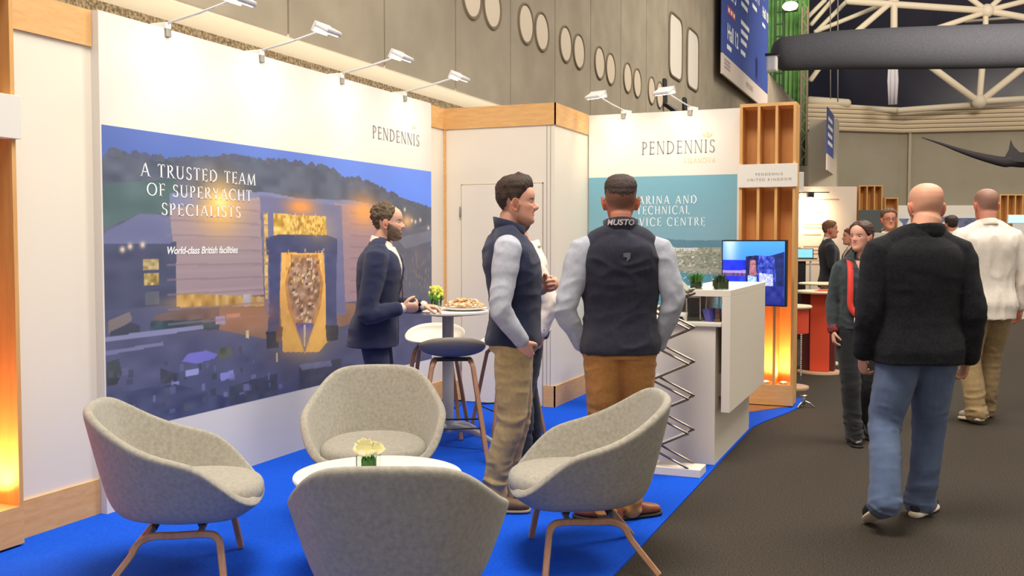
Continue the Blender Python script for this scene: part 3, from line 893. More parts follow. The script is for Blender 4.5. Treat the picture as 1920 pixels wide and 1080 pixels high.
# the shorter printed panel at the back
rp = empty('display_panel', (-2.345, 9.45, 0), 0, 'white display panel with a teal coastal marina picture behind the counter', 'display panel')
MB().box(-.733, .745, 0, .056, .008, 2.745).build('board', M_PANEL, rp)
pic = Pic(300, 330)
v = pic.V[..., None]
pic.C = np.array([150., 178, 182]) * (1 - v) + np.array([112., 166, 184]) * v + pic.noise(4, 3, 2)[..., None] * 4
pic.fill([(0, .60), (.1, .625), (.3, .645), (.45, .655), (.6, .64), (.8, .635), (1, .64), (1, .3), (0, .3)], (92, 136, 152), 5, (30, 30), 1)
pic.fill([(0, .585), (1, .60), (1, .3), (0, .3)], (150, 156, 136), 34, (70, 90), 2)
for q in range(500):
    x = rnd.random(); y = rnd.uniform(.42, .58); w = rnd.uniform(.006, .02); h_ = rnd.uniform(.003, .009)
    pic.fill([(x, y), (x + w, y), (x + w, y + h_), (x, y + h_)], rnd.choice([(214, 206, 190), (190, 176, 152), (110, 128, 104), (126, 140, 118), (226, 222, 212)]), a=.8)
pic.fill([(0, .45), (.5, .46), (1, .44), (1, 0), (0, 0)], (84, 150, 172), 10, (20, 30), 4)
pic.fill([(0, .46), (.35, .44), (.6, .47), (1, .45), (1, .475), (0, .49)], (166, 168, 150), 20, (60, 60), 5)
for q in range(420):
    x = rnd.uniform(.0, .75); y = rnd.uniform(.02, .42); w = rnd.uniform(.01, .04)
    pic.fill([(x, y), (x + w, y + .012), (x + w, y + .018), (x, y + .006)], rnd.choice([(220, 226, 226), (190, 200, 200), (236, 238, 236), (150, 170, 172)]), a=.75)
for x in (.84, .875, .9): pic.fill([(x, .28), (x + .005, .28), (x + .005, .44), (x, .44)], (220, 226, 226), a=.6)
pic.build('printed_picture', lambda u, v: (-.733 + 1.448 * u, -.0012, .445 + 1.69 * v), M_PRINT, rp)
def onR(x, z): return lambda u, v: (x + 2.345 + u, -.0026, z + v)
for txt, w, z in (('MARINA AND', .655, 1.866), ('TECHNICAL', .515, 1.768), ('SERVICE CENTRE', .81, 1.656)):
    letter_mesh('lettering', roman_line(txt, w, .084, .2), onR(-2.331, z), M_INK, rp)
font_on('lettering', 'Mediterranean', .058, onR(-2.17, 1.422), M_INK, rp, shear=.25, bold=.001)
letter_mesh('logo_lettering', roman_line('PENDENNIS', .705, .122, .16), onR(-2.192, 2.343), M_GREYINK, rp)
letter_mesh('logo_lettering', roman_line('VILANOVA', .30, .046, .2), onR(-1.985, 2.251), M_GOLDINK, rp)
emblem(onR(-1.913, 2.478), .07, rp, M_GOLDINK)

# slatted oak towers with a name box and lamps in the foot
def tower(name, loc, rz, width, depth, label, bays=3, lettered=True):
    """front faces local -y, left edge at local x=0"""
    t = empty(name, loc, rz, label, 'shelf tower')
    MB().box(0, width, depth - .02, depth, .0, H - .02).build('back_panel', M_OAKIN, t)
    w = .024
    for k in range(bays + 1):
        x = k * (width - w) / bays
        MB().box(x, x + w, 0, depth - .02, .2, H - .03).build('upright', M_OAKV, t)
    MB().box(0, width, 0, depth, H - .03, H).build('top_board', M_OAK, t)
    MB().box(0, width, 0, depth, .012, .2).build('plinth', M_OAK, t)
    bx = MB().box(-.012, width + .016, -.022, .05, 1.992, 2.2, .002).build('name_box', M_PANEL, t)
    if lettered:
        def pl(z): return lambda u, v: (width / 2 + .02 + u, -.0232, z + v)
        mk = mat('thin_grey_ink', (120, 116, 112), .6)
        font_on('lettering', 'PENDENNIS', .034, pl(2.096), mk, bx, spacing=1.45)
        font_on('lettering', 'UNITED KINGDOM', .034, pl(2.048), mk, bx, spacing=1.45)
    for k in range(bays):
        x = (k + .5) * (width - w) / bays + w / 2
        l = MB().lathe([(.001, .0), (.036, 0), (.036, .012), (.03, .018), (.001, .018)], (x, .07, .2), 20).build('foot_lamp', M_CHROME, t, True)
        MB().lathe([(.001, 0), (.028, 0), (.001, .008)], (x, .07, .2185), 16).build('lens', mat('lit_amber_lens', (255, 210, 150), .3, emit=((255, 190, 110), 18)), l, True)
        d = bpy.data.lights.new('foot_lamp_glow', 'SPOT')
        d.energy = 32; d.color = (1, .50, .20); d.spot_size = math.radians(150); d.spot_blend = .8; d.shadow_soft_size = .03
        lo = bpy.data.objects.new('foot_lamp_glow', d); COL.objects.link(lo); lo.parent = t
        lo.location = (x, .07, .235)
        lo.rotation_euler = Vector((0, .25, 1)).to_track_quat('-Z', 'Y').to_euler()
    return t
tower('slatted_tower', (-1.585, 9.3, .008), 0, .497, .28, 'slatted oak tower with white name box beside the teal marina panel')
tower('slatted_tower', (-4.085, 2.45, .008), math.pi / 2, 1.15, .26, 'slatted oak tower with white name box cut by the left picture edge', bays=5, lettered=False)
fp = MB().prism([(-1.62, 8.75), (-1.42, 8.86), (-1.1, 9.36), (-1.09, 9.3), (-1.62, 9.3)][:3] + [(-1.62, 9.3)], 'z', .008, .014)
tag(fp.build('floor_plate', mat('glossy_laminate', (150, 96, 56), .08), None), 'glossy floor plate reflecting the lamps at the foot of the oak tower', 'floor plate')
cf = empty('chrome_stand_foot', (-1.00, 9.40, 0), 0, 'small chrome stand foot on the dark carpet beside the oak tower', 'stand foot')
mb = MB(); mb.tube([(0, 0, .03), (0, 0, .10)], .014, 10); mb.lathe([(.001, .10), (.035, .10), (.035, .112), (.001, .115)], seg=16)
mb.build('stem', M_CHROME, cf, True)
for a in (0, 2.1, 4.2):
    MB().tube([(0, 0, .06), (.05 * math.cos(a), .05 * math.sin(a), .04), (.09 * math.cos(a), .09 * math.sin(a), .008)], .008, 8, sub=3).build('leg', M_CHROME, cf, True)

# floodlights on arms clamped to the panel tops
def arm_flood(loc, rz, label, reach=.42, long=True, power=17):
    """arm reaches out along local +x, the lamp looks back at the panel"""
    t = empty('arm_floodlight', loc, rz, label, 'spotlight', 'floodlights on the panel tops')
    MB().box(-.09, .03, -.024, .024, -.005, .035, .006).build('clamp', M_LAMPW, t)
    MB().box(.020, .034, -.02, .02, -.05, .0, .004).build('clamp_jaw', M_METAL, t)
    MB().tube([(0, 0, .028), (reach * .5, 0, .07), (reach, 0, .125)], .0075, 8).build('arm', M_LAMPW, t, True)
    h = MB(); a = math.radians(28)
    M = Matrix.Translation((reach + .03, 0, .135)) @ Matrix.Rotation(a, 4, 'Y')
    h.box(-.045, .075, -.085, .085, -.016, .016, .012, M)
    hd = h.build('lamp_head', M_LAMPW, t)
    b = MB(); b.box(-.045, -.03, -.088, .088, -.05, .02, .004, M); b.build('reflector_lip', M_LAMPW, hd)
    b = MB(); b.box(-.025, .06, -.07, .07, -.021, -.0165, 0, M); b.build('lens', M_LENS, hd)
    d = bpy.data.lights.new('flood_beam', 'SPOT')
    d.energy = power; d.color = (1, .86, .66); d.spot_size = math.radians(120); d.spot_blend = 1.0; d.shadow_soft_size = .08
    lo = bpy.data.objects.new('flood_beam', d); COL.objects.link(lo); lo.parent = t
    lo.location = (reach + .02, 0, .10)
    lo.rotation_euler = Vector((-reach * 1.0, 0, -.62)).to_track_quat('-Z', 'Y').to_euler()
    return t
for y, w in ((4.72, 'first from the left tower, over the shipyard panel'), (5.62, 'second from the left tower, over the shipyard panel'), (6.62, 'third from the left tower, over the shipyard panel'), (7.62, 'fourth from the left tower, over the shipyard panel')):
    arm_flood((-4.15, y, 2.752), 0, 'white arm floodlight, %s' % w, .50)
for x, w in ((-2.72, 'left one of two over the teal marina panel'), (-2.07, 'right one of two over the teal marina panel')):
    arm_flood((x, 9.46, 2.747), -math.pi / 2 - .35, 'white arm floodlight, %s' % w, .42)

# screen on a bracket in front of the tower
tv = empty('wall_screen', (-1.40, 9.02, 1.232), math.radians(-18), 'flat screen showing a blue shipyard scene mounted on the oak tower', 'screen')
MB().box(-.31, .31, -.02, .02, -.29, .29, .004).build('casing', mat('black_plastic', (18, 18, 22), .35), tv)
MB().box(-.06, .06, .02, .30, -.06, .06).build('bracket', M_BLACK, tv)
pic = Pic(120, 120); v = pic.V[..., None]; u = pic.U[..., None]
pic.C = np.array([70., 150, 255]) * v + np.array([40., 90, 230]) * (1 - v) + 0 * u
pic.C += np.exp(-((u - .12) / .12) ** 2) * np.array([110., 60, 20]) * v
pic.fill([(.6, .74), (.8, .78), (1, .84), (1, .5), (.6, .5)], (24, 40, 90), 10, (20, 20), 1)
pic.fill([(0, .70), (.4, .70), (.4, .3), (0, .3)], (24, 44, 200), 24, (14, 10), 2)
pic.fill([(0, .53), (.4, .54), (.4, .49), (0, .48)], (150, 130, 190), 20, (40, 10), 3)
pic.fill([(0, .49), (.4, .49), (.4, .44), (0, .44)], (90, 60, 110), 20, (40, 10), 3)
pic.fill([(.38, .76), (.58, .78), (.62, .3), (.38, .3)], (26, 34, 80), 16, (30, 30), 4)
pic.fill([(.45, .70), (.54, .70), (.56, .46), (.44, .46)], (150, 96, 110), 40, (40, 40), 5)
pic.fill([(.58, .78), (.84, .76), (.86, .3), (.56, .3)], (52, 70, 170), 50, (40, 30), 6)
pic.fill([(.6, .5), (.82, .48), (.82, .3), (.6, .3)], (170, 180, 240), 50, (50, 40), 7)
pic.fill([(.42, .46), (.56, .44), (.56, .32), (.42, .32)], (150, 180, 255), 40, (40, 40), 8)
pic.fill([(.88, .8), (1, .84), (1, 0), (.84, 0)], (26, 40, 96), 14, (10, 20), 9)
pic.fill([(0, .3), (1, .3), (1, 0), (0, 0)], (28, 40, 120), 20, (12, 12), 10)
M_SCREEN = mat('lit_screen', rough=.3, attr='print', emit=('attr', .75))
pic.build('lit_picture', lambda a, b: (-.298 + .596 * a, -.0215, -.278 + .556 * b), M_SCREEN, tv)

# the reception counter
ct = empty('reception_counter', (-1.6, 7.4, .008), 0, 'white reception counter with raised shelf and outer panel at the aisle edge', 'counter')
cx, cy = 1.6, -7.4
MB().box(-1.98 + cx, -1.285 + cx, 6.68 + cy, 8.10 + cy, 0, .93, .002).build('body', M_WHITE, ct)
MB().box(-2.0 + cx, -1.245 + cx, 6.66 + cy, 8.12 + cy, .93, .958, .006).build('worktop', mat('cream_worktop', (232, 226, 206), .4), ct)
MB().box(-1.243 + cx, -1.186 + cx, 6.67 + cy, 8.22 + cy, .36, 1.132, .002).build('outer_panel', M_WHITE, ct)
MB().box(-1.60 + cx, -1.186 + cx, 6.67 + cy, 8.22 + cy, 1.132, 1.175, .002).build('raised_shelf', M_WHITE, ct)
MB().box(-1.60 + cx, -1.57 + cx, 6.9 + cy, 8.1 + cy, .958, 1.132).build('shelf_support', M_WHITE, ct)
MB().box(-1.285 + cx, -1.243 + cx, 6.80 + cy, 8.1 + cy, .45, .60).build('panel_spacer', mat('mid_grey_laminate', (150, 138, 124), .6), ct)  # plain grey spacer between counter body and outer panel

# things on the counter
def pot_plant(loc, r, h, label, m, spiky):
    t = empty('potted_plant', loc, rnd.random(), label, 'plant', 'small plants on the counter shelf')
    V, F = tube([(0, 0, .001), (0, 0, .075)], .042, 4)
    g = MB().box(-.04, .04, -.04, .04, 0, .07, .004).build('glass_cube', M_GLASS, t)
    MB().box(-.032, .032, -.032, .032, .006, .05, .004).build('soil', mat('moss', (58, 70, 40), .9), g)
    mb = MB()
    for k in range(130):
        a = rnd.uniform(0, 6.28); e = rnd.uniform(.1, 1.0); L = h * rnd.uniform(.7, 1.05)
        x, y = .03 * math.cos(a) * e, .03 * math.sin(a) * e
        d = Vector((math.cos(a) * e * spiky, math.sin(a) * e * spiky, 1)).normalized()
        s = Vector((-math.sin(a), math.cos(a), 0)) * .004
        b0 = Vector((x, y, .04)); b1 = b0 + d * L * .6; b2 = b0 + d * L + Vector((math.cos(a), math.sin(a), -.4)) * .01
        mb.add([b0 - s, b0 + s, b1 + s, b1 - s, b2], [(0, 1, 2, 3), (3, 2, 4)])
    mb.build('foliage', m, t)
pot_plant((-1.435, 6.76, 1.184), .04, .085, 'small grassy bright green plant in glass cube, left on counter shelf', M_GREEN, .9)
pot_plant((-1.27, 6.76, 1.184), .04, .07, 'small dense dark green plant in glass cube, right on counter shelf', M_GREEND, .55)
def holder(loc, rz, label):
    t = empty('brochure_holder', loc, rz, label, 'holder', 'clear brochure holders on the counter')
    MB().box(-.05, .05, -.03, .03, 0, .006).build('base', M_GLASS, t)
    M = Matrix.Translation((0, .01, .085)) @ Matrix.Rotation(-.2, 4, 'X')
    MB().box(-.048, .048, -.002, .002, -.08, .08, 0, M).build('back_sheet', M_GLASS, t)
    e = MB()
    for x in (-.046, .046): e.box(x - .004, x + .004, -.004, .004, -.08, .08, 0, M)
    e.box(-.046, .046, -.004, .004, .072, .08, 0, M)
    e.build('edge', mat('frosted_edge', (224, 226, 220), .4), t)
holder((-1.46, 6.80, .966), .3, 'clear plastic holder on the counter, left of the blue tub')
holder((-1.36, 6.93, .966), -.2, 'clear plastic holder on the counter, behind the blue tub')
bt = empty('blue_tub', (-1.335, 6.76, .966), .2, 'small purple blue card tub tilted on the counter', 'tub')
MB().tube([(0, 0, .0), (-.012, 0, .085)], [.034, .044], 4, cap=False).build('tub_body', mat('purple_blue_card', (84, 84, 168), .5), bt)
MB().tube([(-.012, 0, .083), (-.0125, 0, .088)], [.046, .046], 4, cap=False).build('rim', mat('purple_blue_card'), bt)
cup = MB().lathe([(.001, 0), (.026, 0), (.032, .06), (.028, .06), (.022, .006), (.001, .006)], (-1.52, 6.75, .966), 20).build('paper_cup', M_LAMPW, None, True)
tag(cup, 'small white cup on the counter near the black pen tray', 'cup')
kt = MB().box(-1.60, -1.51, 6.685, 6.73, .966, .985, .004); kt.tube([(-1.6, 6.70, .99), (-1.52, 6.72, .992)], .006, 6)
tag(kt.build('pen_tray', M_BLACK), 'small black tray with pen at the near counter edge', 'tray')
bs = MB().box(-1.305, -1.265, 6.72, 6.80, .966, .985, .002).box(-1.30, -1.268, 6.73, 6.78, 1.03, 1.055, .002).box(-1.30, -1.27, 6.735, 6.775, .985, 1.03)
tag(bs.build('card_stand', mat('dark_brown_card', (96, 70, 60), .6)), 'small dark brown card stand beside the blue tub', 'stand')

# folding zigzag brochure rack
rk = empty('brochure_rack', (-1.50, 6.36, .008), 0, 'folding zigzag metal brochure rack standing before the white counter', 'rack')
MB().box(-.17, .205, -.095, .095, 0, .052, .004).build('base', M_WHITE, rk)
M_BAR = mat('dark_chrome_bar', (128, 114, 98), .3, metal=.8)
zs = [.024 + .111 * k for k in range(11)]
for s in (-.085, .085):
    for ph in (1,):
        pts = [((.125 if (k + ph) % 2 else -.115), s, z) for k, z in enumerate(zs)]
        mb = MB()
        for a, b in zip(pts, pts[1:]):
            mb.tube([(a[0], a[1], a[2] + .03), (b[0], b[1], b[2] + .03)], .0075, 6, cap=True)
        mb.build('zigzag_bar', M_BAR, rk, 'auto')
for k in range(1, 10, 2):
    a, b = (-.115, zs[k] + .03), (.125, zs[k + 1] + .03)
    th_ = math.atan2(b[1] - a[1], b[0] - a[0])
    M = Matrix.Translation(((a[0] + b[0]) / 2, 0, (a[1] + b[1]) / 2 + .008)) @ Matrix.Rotation(-th_, 4, 'Y')
    MB().box(-.12, .10, -.078, .078, -.002, .002, 0, M).box(-.125, -.118, -.078, .078, 0, .02, 0, M).build('tray', mat('clear_grey_acrylic', (222, 222, 218), .2), rk)
M = Matrix.Translation((-.0, 0, 1.275)) @ Matrix.Rotation(.75, 4, 'Y')
MB().box(-.15, .15, -.08, .08, -.008, .008, .002, M).box(.14, .15, -.08, .08, .0, .03, 0, M).build('top_tray', mat('grey_green_board', (150, 148, 128), .5), rk)

# ================================================================== FURNITURE
ZC = .008    # top of the carpet

def shell_mesh(rim, bottom, n_phi=48, n_t=14, pw=2.6, prof=None):
    """bucket skin: rim(phi) -> (x, y, z); bottom = (y, z) of the lowest point"""
    V = [(0, bottom[0], bottom[1])]
    for i in range(1, n_t + 1):
        t = i / n_t
        if prof is not None:
            a = np.interp(t, prof[0], prof[1]); c = np.interp(t, prof[0], prof[2])
        else:
            t = t * math.pi / 2
            a = math.sin(t) ** (2 / pw); c = 1 - math.cos(t) ** (2 / pw)
        for k in range(n_phi):
            x, y, z = rim(2 * math.pi * k / n_phi)
            V.append((x * a, bottom[0] + (y - bottom[0]) * a, bottom[1] + (z - bottom[1]) * c))
    F = []
    for k in range(n_phi): F.append((0, 1 + k, 1 + (k + 1) % n_phi))
    for i in range(n_t - 1):
        for k in range(n_phi):
            a = 1 + i * n_phi + k; b = 1 + i * n_phi + (k + 1) % n_phi
            F.append((a, a + n_phi, b + n_phi, b))
    return V, F

def interp(x, xs, ys):
    """smooth periodic-free interpolation"""
    x = float(x)
    for i in range(len(xs) - 1):
        if x <= xs[i + 1]:
            t = (x - xs[i]) / (xs[i + 1] - xs[i]); t = t * t * (3 - 2 * t)
            return ys[i] * (1 - t) + ys[i + 1] * t
    return ys[-1]

def chair_rim(phi):
    d = math.degrees(phi) % 360
    s = 1 if d <= 180 else -1
    d = d if d <= 180 else 360 - d           # 0 front, 180 back
    A = [0, 24, 40, 54, 68, 84, 100, 116, 130, 144, 160, 180]
    X = [0, .205, .300, .350, .375, .383, .375, .345, .300, .235, .130, 0]
    Y = [.385, .370, .315, .235, .140, .045, -.060, -.175, -.285, -.370, -.400, -.405]
    Z = [.350, .352, .385, .465, .550, .580, .605, .650, .715, .775, .788, .790]
    i = np.interp(d, A, X), np.interp(d, A, Y), np.interp(d, A, Z)
    return (s * i[0], i[1] * .94, i[2])

_s = catmull([(0, 0, 0), (.30, 0, 0), (.52, .01, 0), (.67, .06, 0), (.76, .18, 0), (.84, .42, 0), (.92, .70, 0), (1, 1, 0)], 8)
_l = np.r_[0, np.cumsum(np.linalg.norm(np.diff(_s, axis=0), axis=1))]
CH_PROF = (_l / _l[-1], _s[:, 0], _s[:, 1])
def lounge_chair():
    root = empty('lounge_chair')
    # smooth the rim before lofting
    ph = np.linspace(0, 2 * np.pi, 96, endpoint=False)
    R = np.array([chair_rim(p) for p in ph])
    for _ in range(4): R = (np.roll(R, 1, 0) + 2 * R + np.roll(R, -1, 0)) / 4
    rim = lambda p: R[int(round(p / (2 * math.pi) * 96)) % 96]
    V, F = shell_mesh(rim, (.03, .285), 48, 16, prof=CH_PROF)
    F = [f[::-1] for f in F]
    sh = mobj('shell', V, F, M_FELT, root, True)
    so = sh.modifiers.new('padding', 'SOLIDIFY'); so.thickness = .042; so.offset = 0.3; so.use_even_offset = True
    sb = sh.modifiers.new('round', 'SUBSURF'); sb.levels = 1; sb.render_levels = 2
    # welt round the rim between inner and outer cloth
    W = [R[k] + np.array([0, 0, -.004]) for k in range(96)]
    # loose round seat pad
    Rr = []
    th = np.linspace(0, 2 * np.pi, 48, endpoint=False)
    def ring(s, z):
        c, sn = np.cos(th), np.sin(th)
        x = .285 * s * np.sign(c) * np.abs(c) ** .8; y = .325 * s * np.sign(sn) * np.abs(sn) ** .8
        return np.c_[x * (1 - .12 * (y < 0) * np.abs(y) / .3), y + .042, np.full(48, 0.0) + z + .035 * (y > 0) * 0 - .02 * np.clip(y - .2, 0, 1)]
    Rr = [ring(.5, .310), ring(.85, .315), ring(.97, .335), ring(1.0, .368), ring(.985, .400), ring(.93, .422), ring(.75, .438), ring(.4, .446), ring(.1, .448)]
    V, F = rings_mesh(Rr)
    pad = mobj('seat_pad', V, F, M_FELT, root, True)
    pad.modifiers.new('round', 'SUBSURF').levels = 1
    # bent plywood side frames joined under the seat
    for s in (-1, 1):
        pts = [(s * .315, .225, .012), (s * .262, .205, .150), (s * .240, .192, .208), (s * .228, .150, .232), (s * .226, .0, .232), (s * .228, -.085, .232), (s * .240, -.140, .208), (s * .262, -.175, .150), (s * .315, -.285, .012)]
        P = catmull(pts, 5)
        R_ = []
        for i in range(len(P)):
            T = P[min(i + 1, len(P) - 1)] - P[max(i - 1, 0)]; T /= np.linalg.norm(T)
            u = np.array([1.0, 0, 0]); u -= T * (u @ T); u /= np.linalg.norm(u); w = np.cross(T, u)
            hw, ht = .017, .014
            R_.append(np.array([P[i] + u * a * hw + w * b * ht for a, b in ((-1, -.7), (-.7, -1), (.7, -1), (1, -.7), (1, .7), (.7, 1), (-.7, 1), (-1, .7))]))
        V, F = rings_mesh(R_)
        o = MB().add([tuple(v) for v in V], F).build('leg_frame', M_ASH, root)
    for y in (.11, -.10):
        MB().tube([(-.226, y, .232), (0, y, .240), (.226, y, .232)], .014, 10).build('cross_bar', M_METAL, root, True)
    mb = MB()
    for y in (.11, -.10):
        for x in (-.12, .12): mb.tube([(x, y, .236), (x * .8, y * .8, .275)], .016, 10)
    mb.build('mounting_post', M_BLACK, root, True)
    return root

def heading(dx, dy): return math.atan2(-dx, dy)
ch0 = lounge_chair()
CHAIRS = [((-3.09, 3.575), heading(.85, .52), 'grey lounge chair at left, turned side on before the shipyard panel'),
          ((-2.75, 4.71), heading(.46, -.89), 'grey lounge chair facing the camera behind the round white table'),
          ((-1.47, 4.475), heading(-.89, -.45), 'grey lounge chair at right, standing beside the dark aisle carpet'),
          ((-1.70, 3.08), heading(-.39, .92), 'grey lounge chair with its back to the camera, nearest in the picture')]
for i, ((x, y), a, lab) in enumerate(CHAIRS):
    c = ch0 if i == 0 else copy_tree(ch0)
    c.location = (x, y, ZC); c.rotation_euler = (0, 0, a)
    tag(c, lab, 'chair', 'grey lounge chairs around the low table')

# round low table
lt = empty('coffee_table', (-2.27, 3.92, ZC), 0, 'low round white table in the middle of the four grey chairs', 'table')
MB().lathe([(.001, .425), (.36, .425), (.375, .431), (.38, .441), (.377, .449), (.37, .452), (.001, .452)], seg=72).build('table_top', M_TTOP, lt, 'auto')
MB().lathe([(.001, .01), (.032, .01), (.032, .425), (.001, .425)], seg=24).build('column', M_METAL, lt, 'auto')
MB().lathe([(.001, 0), (.24, 0), (.24, .006), (.06, .016), (.001, .016)], seg=48).build('foot_plate', M_METAL, lt, 'auto')

# glass with a yellow rose
vz = empty('flower_glass', (-2.305, 3.895, ZC + .453), .3, 'square glass with a pale yellow rose on the low round table', 'flower vase')
g = MB(); g.box(-.046, .046, -.046, .046, 0, .008, .003)
for a in range(4):
    M = Matrix.Rotation(a * math.pi / 2, 4, 'Z'); g.box(-.046, .046, .042, .046, 0, .085, .001, M)
g.build('glass_cube', M_GLASS, vz)
mb = MB()
for k in range(14):
    a = k * 2.4; mb.add([(.032 * math.cos(a + d) * s, .032 * math.sin(a + d) * s, z) for d, s, z in ((-.4, 1, .01), (.4, 1, .01), (.3, 1.0, .06), (0, .8, .082), (-.3, 1, .06))], [(0, 1, 2, 3, 4)])
mb.build('leaf_wrap', M_GREEN, vz)
M_PETAL = mat('pale_yellow_petal', (248, 240, 178), .7, noise=((252, 248, 214), 20, 2, .3))
def rose(parent, c, R):
    mb = MB()
    for lay in range(5):
        n = 3 + lay; r = R * (.26 + .185 * lay)
        for k in range(n):
            a = 2 * math.pi * k / n + lay * .7
            V = []
            for v_ in range(4):
                for u_ in range(5):
                    ph = a + (u_ - 2) * .9 / n * 1.6
                    hh = v_ / 3
                    rr = r * (.40 + .75 * math.sin(hh * 1.5)) * (1 + .05 * math.sin(u_ * 2.1 + lay))
                    V.append((c[0] + rr * math.cos(ph), c[1] + rr * math.sin(ph), c[2] + R * (-.75 + (1.62 - .05 * lay * lay) * hh - .10 * hh * abs(u_ - 2))))
            F = [(j * 5 + i, j * 5 + i + 1, (j + 1) * 5 + i + 1, (j + 1) * 5 + i) for j in range(3) for i in range(4)]
            mb.add(V, F)
    return mb.build('rose_head', M_PETAL, parent, True)
rose(vz, (-.012, -.012, .118), .050); rose(vz, (.034, .014, .112), .036)

# high table with plate of snacks and a flower pot
ht = empty('high_table', (-3.233, 6.61, ZC), .5, 'high round white table on a grey column with four feet', 'table')
MB().lathe([(.001, .972), (.29, .972), (.30, .98), (.30, .992), (.294, .997), (.001, .997)], seg=60).build('table_top', M_TTOP, ht, 'auto')
MB().lathe([(.001, .10), (.042, .10), (.042, .972), (.001, .972)], seg=28).build('column', mat('pale_grey_column', (168, 164, 158), .45), ht, 'auto')
MB().lathe([(.001, .955), (.12, .955), (.12, .972), (.001, .972)], seg=28).build('top_mount', M_METAL, ht, 'auto')
for k in range(4):
    a = math.pi / 2 * k - .62
    MB().tube([(.03 * math.cos(a), .03 * math.sin(a), .14), (.2 * math.cos(a), .2 * math.sin(a), .12), (.36 * math.cos(a), .36 * math.sin(a), .065), (.45 * math.cos(a), .45 * math.sin(a), .012)], [.026, .026, .022, .016], 12, sub=4, flat=.6).build('foot', mat('pale_grey_casting', (176, 174, 168), .4), ht, True)
pl = MB().lathe([(.001, 0), (.11, 0), (.165, .016), (.17, .02), (.164, .022), (.11, .007), (.001, .007)], (-3.11, 6.63, ZC + .9975), 48).build('serving_plate', mat('white_glaze', (240, 240, 234), .2), None, 'auto')
tag(pl, 'white serving plate under a heap of snacks on the high table', 'plate')
mb = MB()
for k in range(170):
    a = rnd.uniform(0, 6.28); r = .135 * math.sqrt(rnd.random()); z = .03 + .062 * (1 - (r / .14) ** 2) * rnd.uniform(.3, 1)
    L = rnd.uniform(.014, .026)
    mb.ball((-3.11 + r * math.cos(a), 6.63 + r * math.sin(a), ZC + .9975 + z), (L, L * rnd.uniform(.5, .9), L * rnd.uniform(.35, .6)), 4)
sn = mb.build('heaped_snacks', mat('baked_snack', (206, 150, 98), .8, noise=((240, 220, 182), 34, 2, .12)), None, True)
tag(sn, 'heap of small golden snacks on the white plate on high table', 'snacks', None, 'stuff')
fp_ = empty('flower_pot', (-3.345, 6.645, ZC + .998), 0, 'small glass of yellow green flowers on the high table', 'flower vase')
MB().lathe([(.001, 0), (.036, 0), (.042, .075), (.038, .075), (.033, .005), (.001, .005)], seg=20).build('glass', M_GLASS, fp_, True)
mb = MB()
for k in range(26):
    a = rnd.uniform(0, 6.28); e = rnd.random()
    mb.tube([(.02 * math.cos(a) * e, .02 * math.sin(a) * e, .01), (.05 * math.cos(a) * e, .05 * math.sin(a) * e, .12)], .003, 5)
    mb.ball((.05 * math.cos(a) * e, .05 * math.sin(a) * e, .085), (.012, .012, .02), 4)
mb.build('foliage', M_GREEN, fp_, True)
mb = MB()
for k in range(60):
    a = rnd.uniform(0, 6.28); e = rnd.random(); mb.ball((.058 * math.cos(a) * e, .058 * math.sin(a) * e, rnd.uniform(.09, .165)), (.009, .009, .013), 4)
mb.build('blossom', mat('yellow_green_petal', (222, 228, 92), .7), fp_, True)

# bar stools: shallow shell on four bent wooden legs with a foot ring
def bar_stool(m, label, loc, rz):
    root = empty('bar_stool', loc, rz, label, 'stool', 'bar stools around the high table')
    def rim(p):
        d = math.degrees(p) % 360; s = 1 if d <= 180 else -1; d = d if d <= 180 else 360 - d
        A = [0, 30, 60, 90, 120, 150, 180]
        return (s * np.interp(d, A, [0, .12, .20, .235, .225, .14, 0]), np.interp(d, A, [.205, .19, .13, .02, -.11, -.19, -.205]), np.interp(d, A, [.735, .735, .75, .775, .815, .85, .86]))
    ph = np.linspace(0, 2 * np.pi, 64, endpoint=False)
    R = np.array([rim(p) for p in ph])
    for _ in range(5): R = (np.roll(R, 1, 0) + 2 * R + np.roll(R, -1, 0)) / 4
    V, F = shell_mesh(lambda p: R[int(round(p / (2 * math.pi) * 64)) % 64], (.02, .705), 64, 9, 2.2)
    sh = mobj('shell', V, [f[::-1] for f in F], m, root, True)
    so = sh.modifiers.new('thickness', 'SOLIDIFY'); so.thickness = .009; so.offset = 1
    for s in (-1, 1):
        # each bent frame reads as two legs
        for e in (-1, 1):
            P = catmull([(s * .115, 0, .684), (s * .122, e * .06, .682), (s * .135, e * .105, .655), (s * .15, e * .125, .58), (s * .235, e * .215, .010)], 4)
            R_ = []
            for i in range(len(P)):
                T = P[min(i + 1, len(P) - 1)] - P[max(i - 1, 0)]; T /= np.linalg.norm(T)
                u = np.array([1.0, 0, 0]); u -= T * (u @ T); u /= np.linalg.norm(u); w = np.cross(T, u)
                R_.append(np.array([P[i] + u * a * .015 + w * b * .012 for a, b in ((-1, -.6), (-.6, -1), (.6, -1), (1, -.6), (1, .6), (.6, 1), (-.6, 1), (-1, .6))]))
            V, F = rings_mesh(R_)
            MB().add([tuple(v) for v in V], F).build('leg', M_ASH, root)
    MB().box(-.13, .13, -.05, .05, .680, .700, .004).build('seat_mount', M_BLACK, root)
    f = lambda z: (.15 + (.235 - .15) * (1 - z / .58), .125 + (.215 - .125) * (1 - z / .58))
    mb = MB(); x, y = f(.24)
    q = [(-x, -y, .24), (x, -y, .24), (x, y, .24), (-x, y, .24)]
    for a, b in zip(q, q[1:] + q[:1]): mb.tube([a, b], .006, 8)
    mb.build('foot_ring', M_BLACK, root, True)
    return root
bar_stool(mat('white_shell', (222, 216, 202), .4), 'bar stool with white shell standing behind the high table column', (-3.50, 6.92, ZC), heading(.3, -.95))
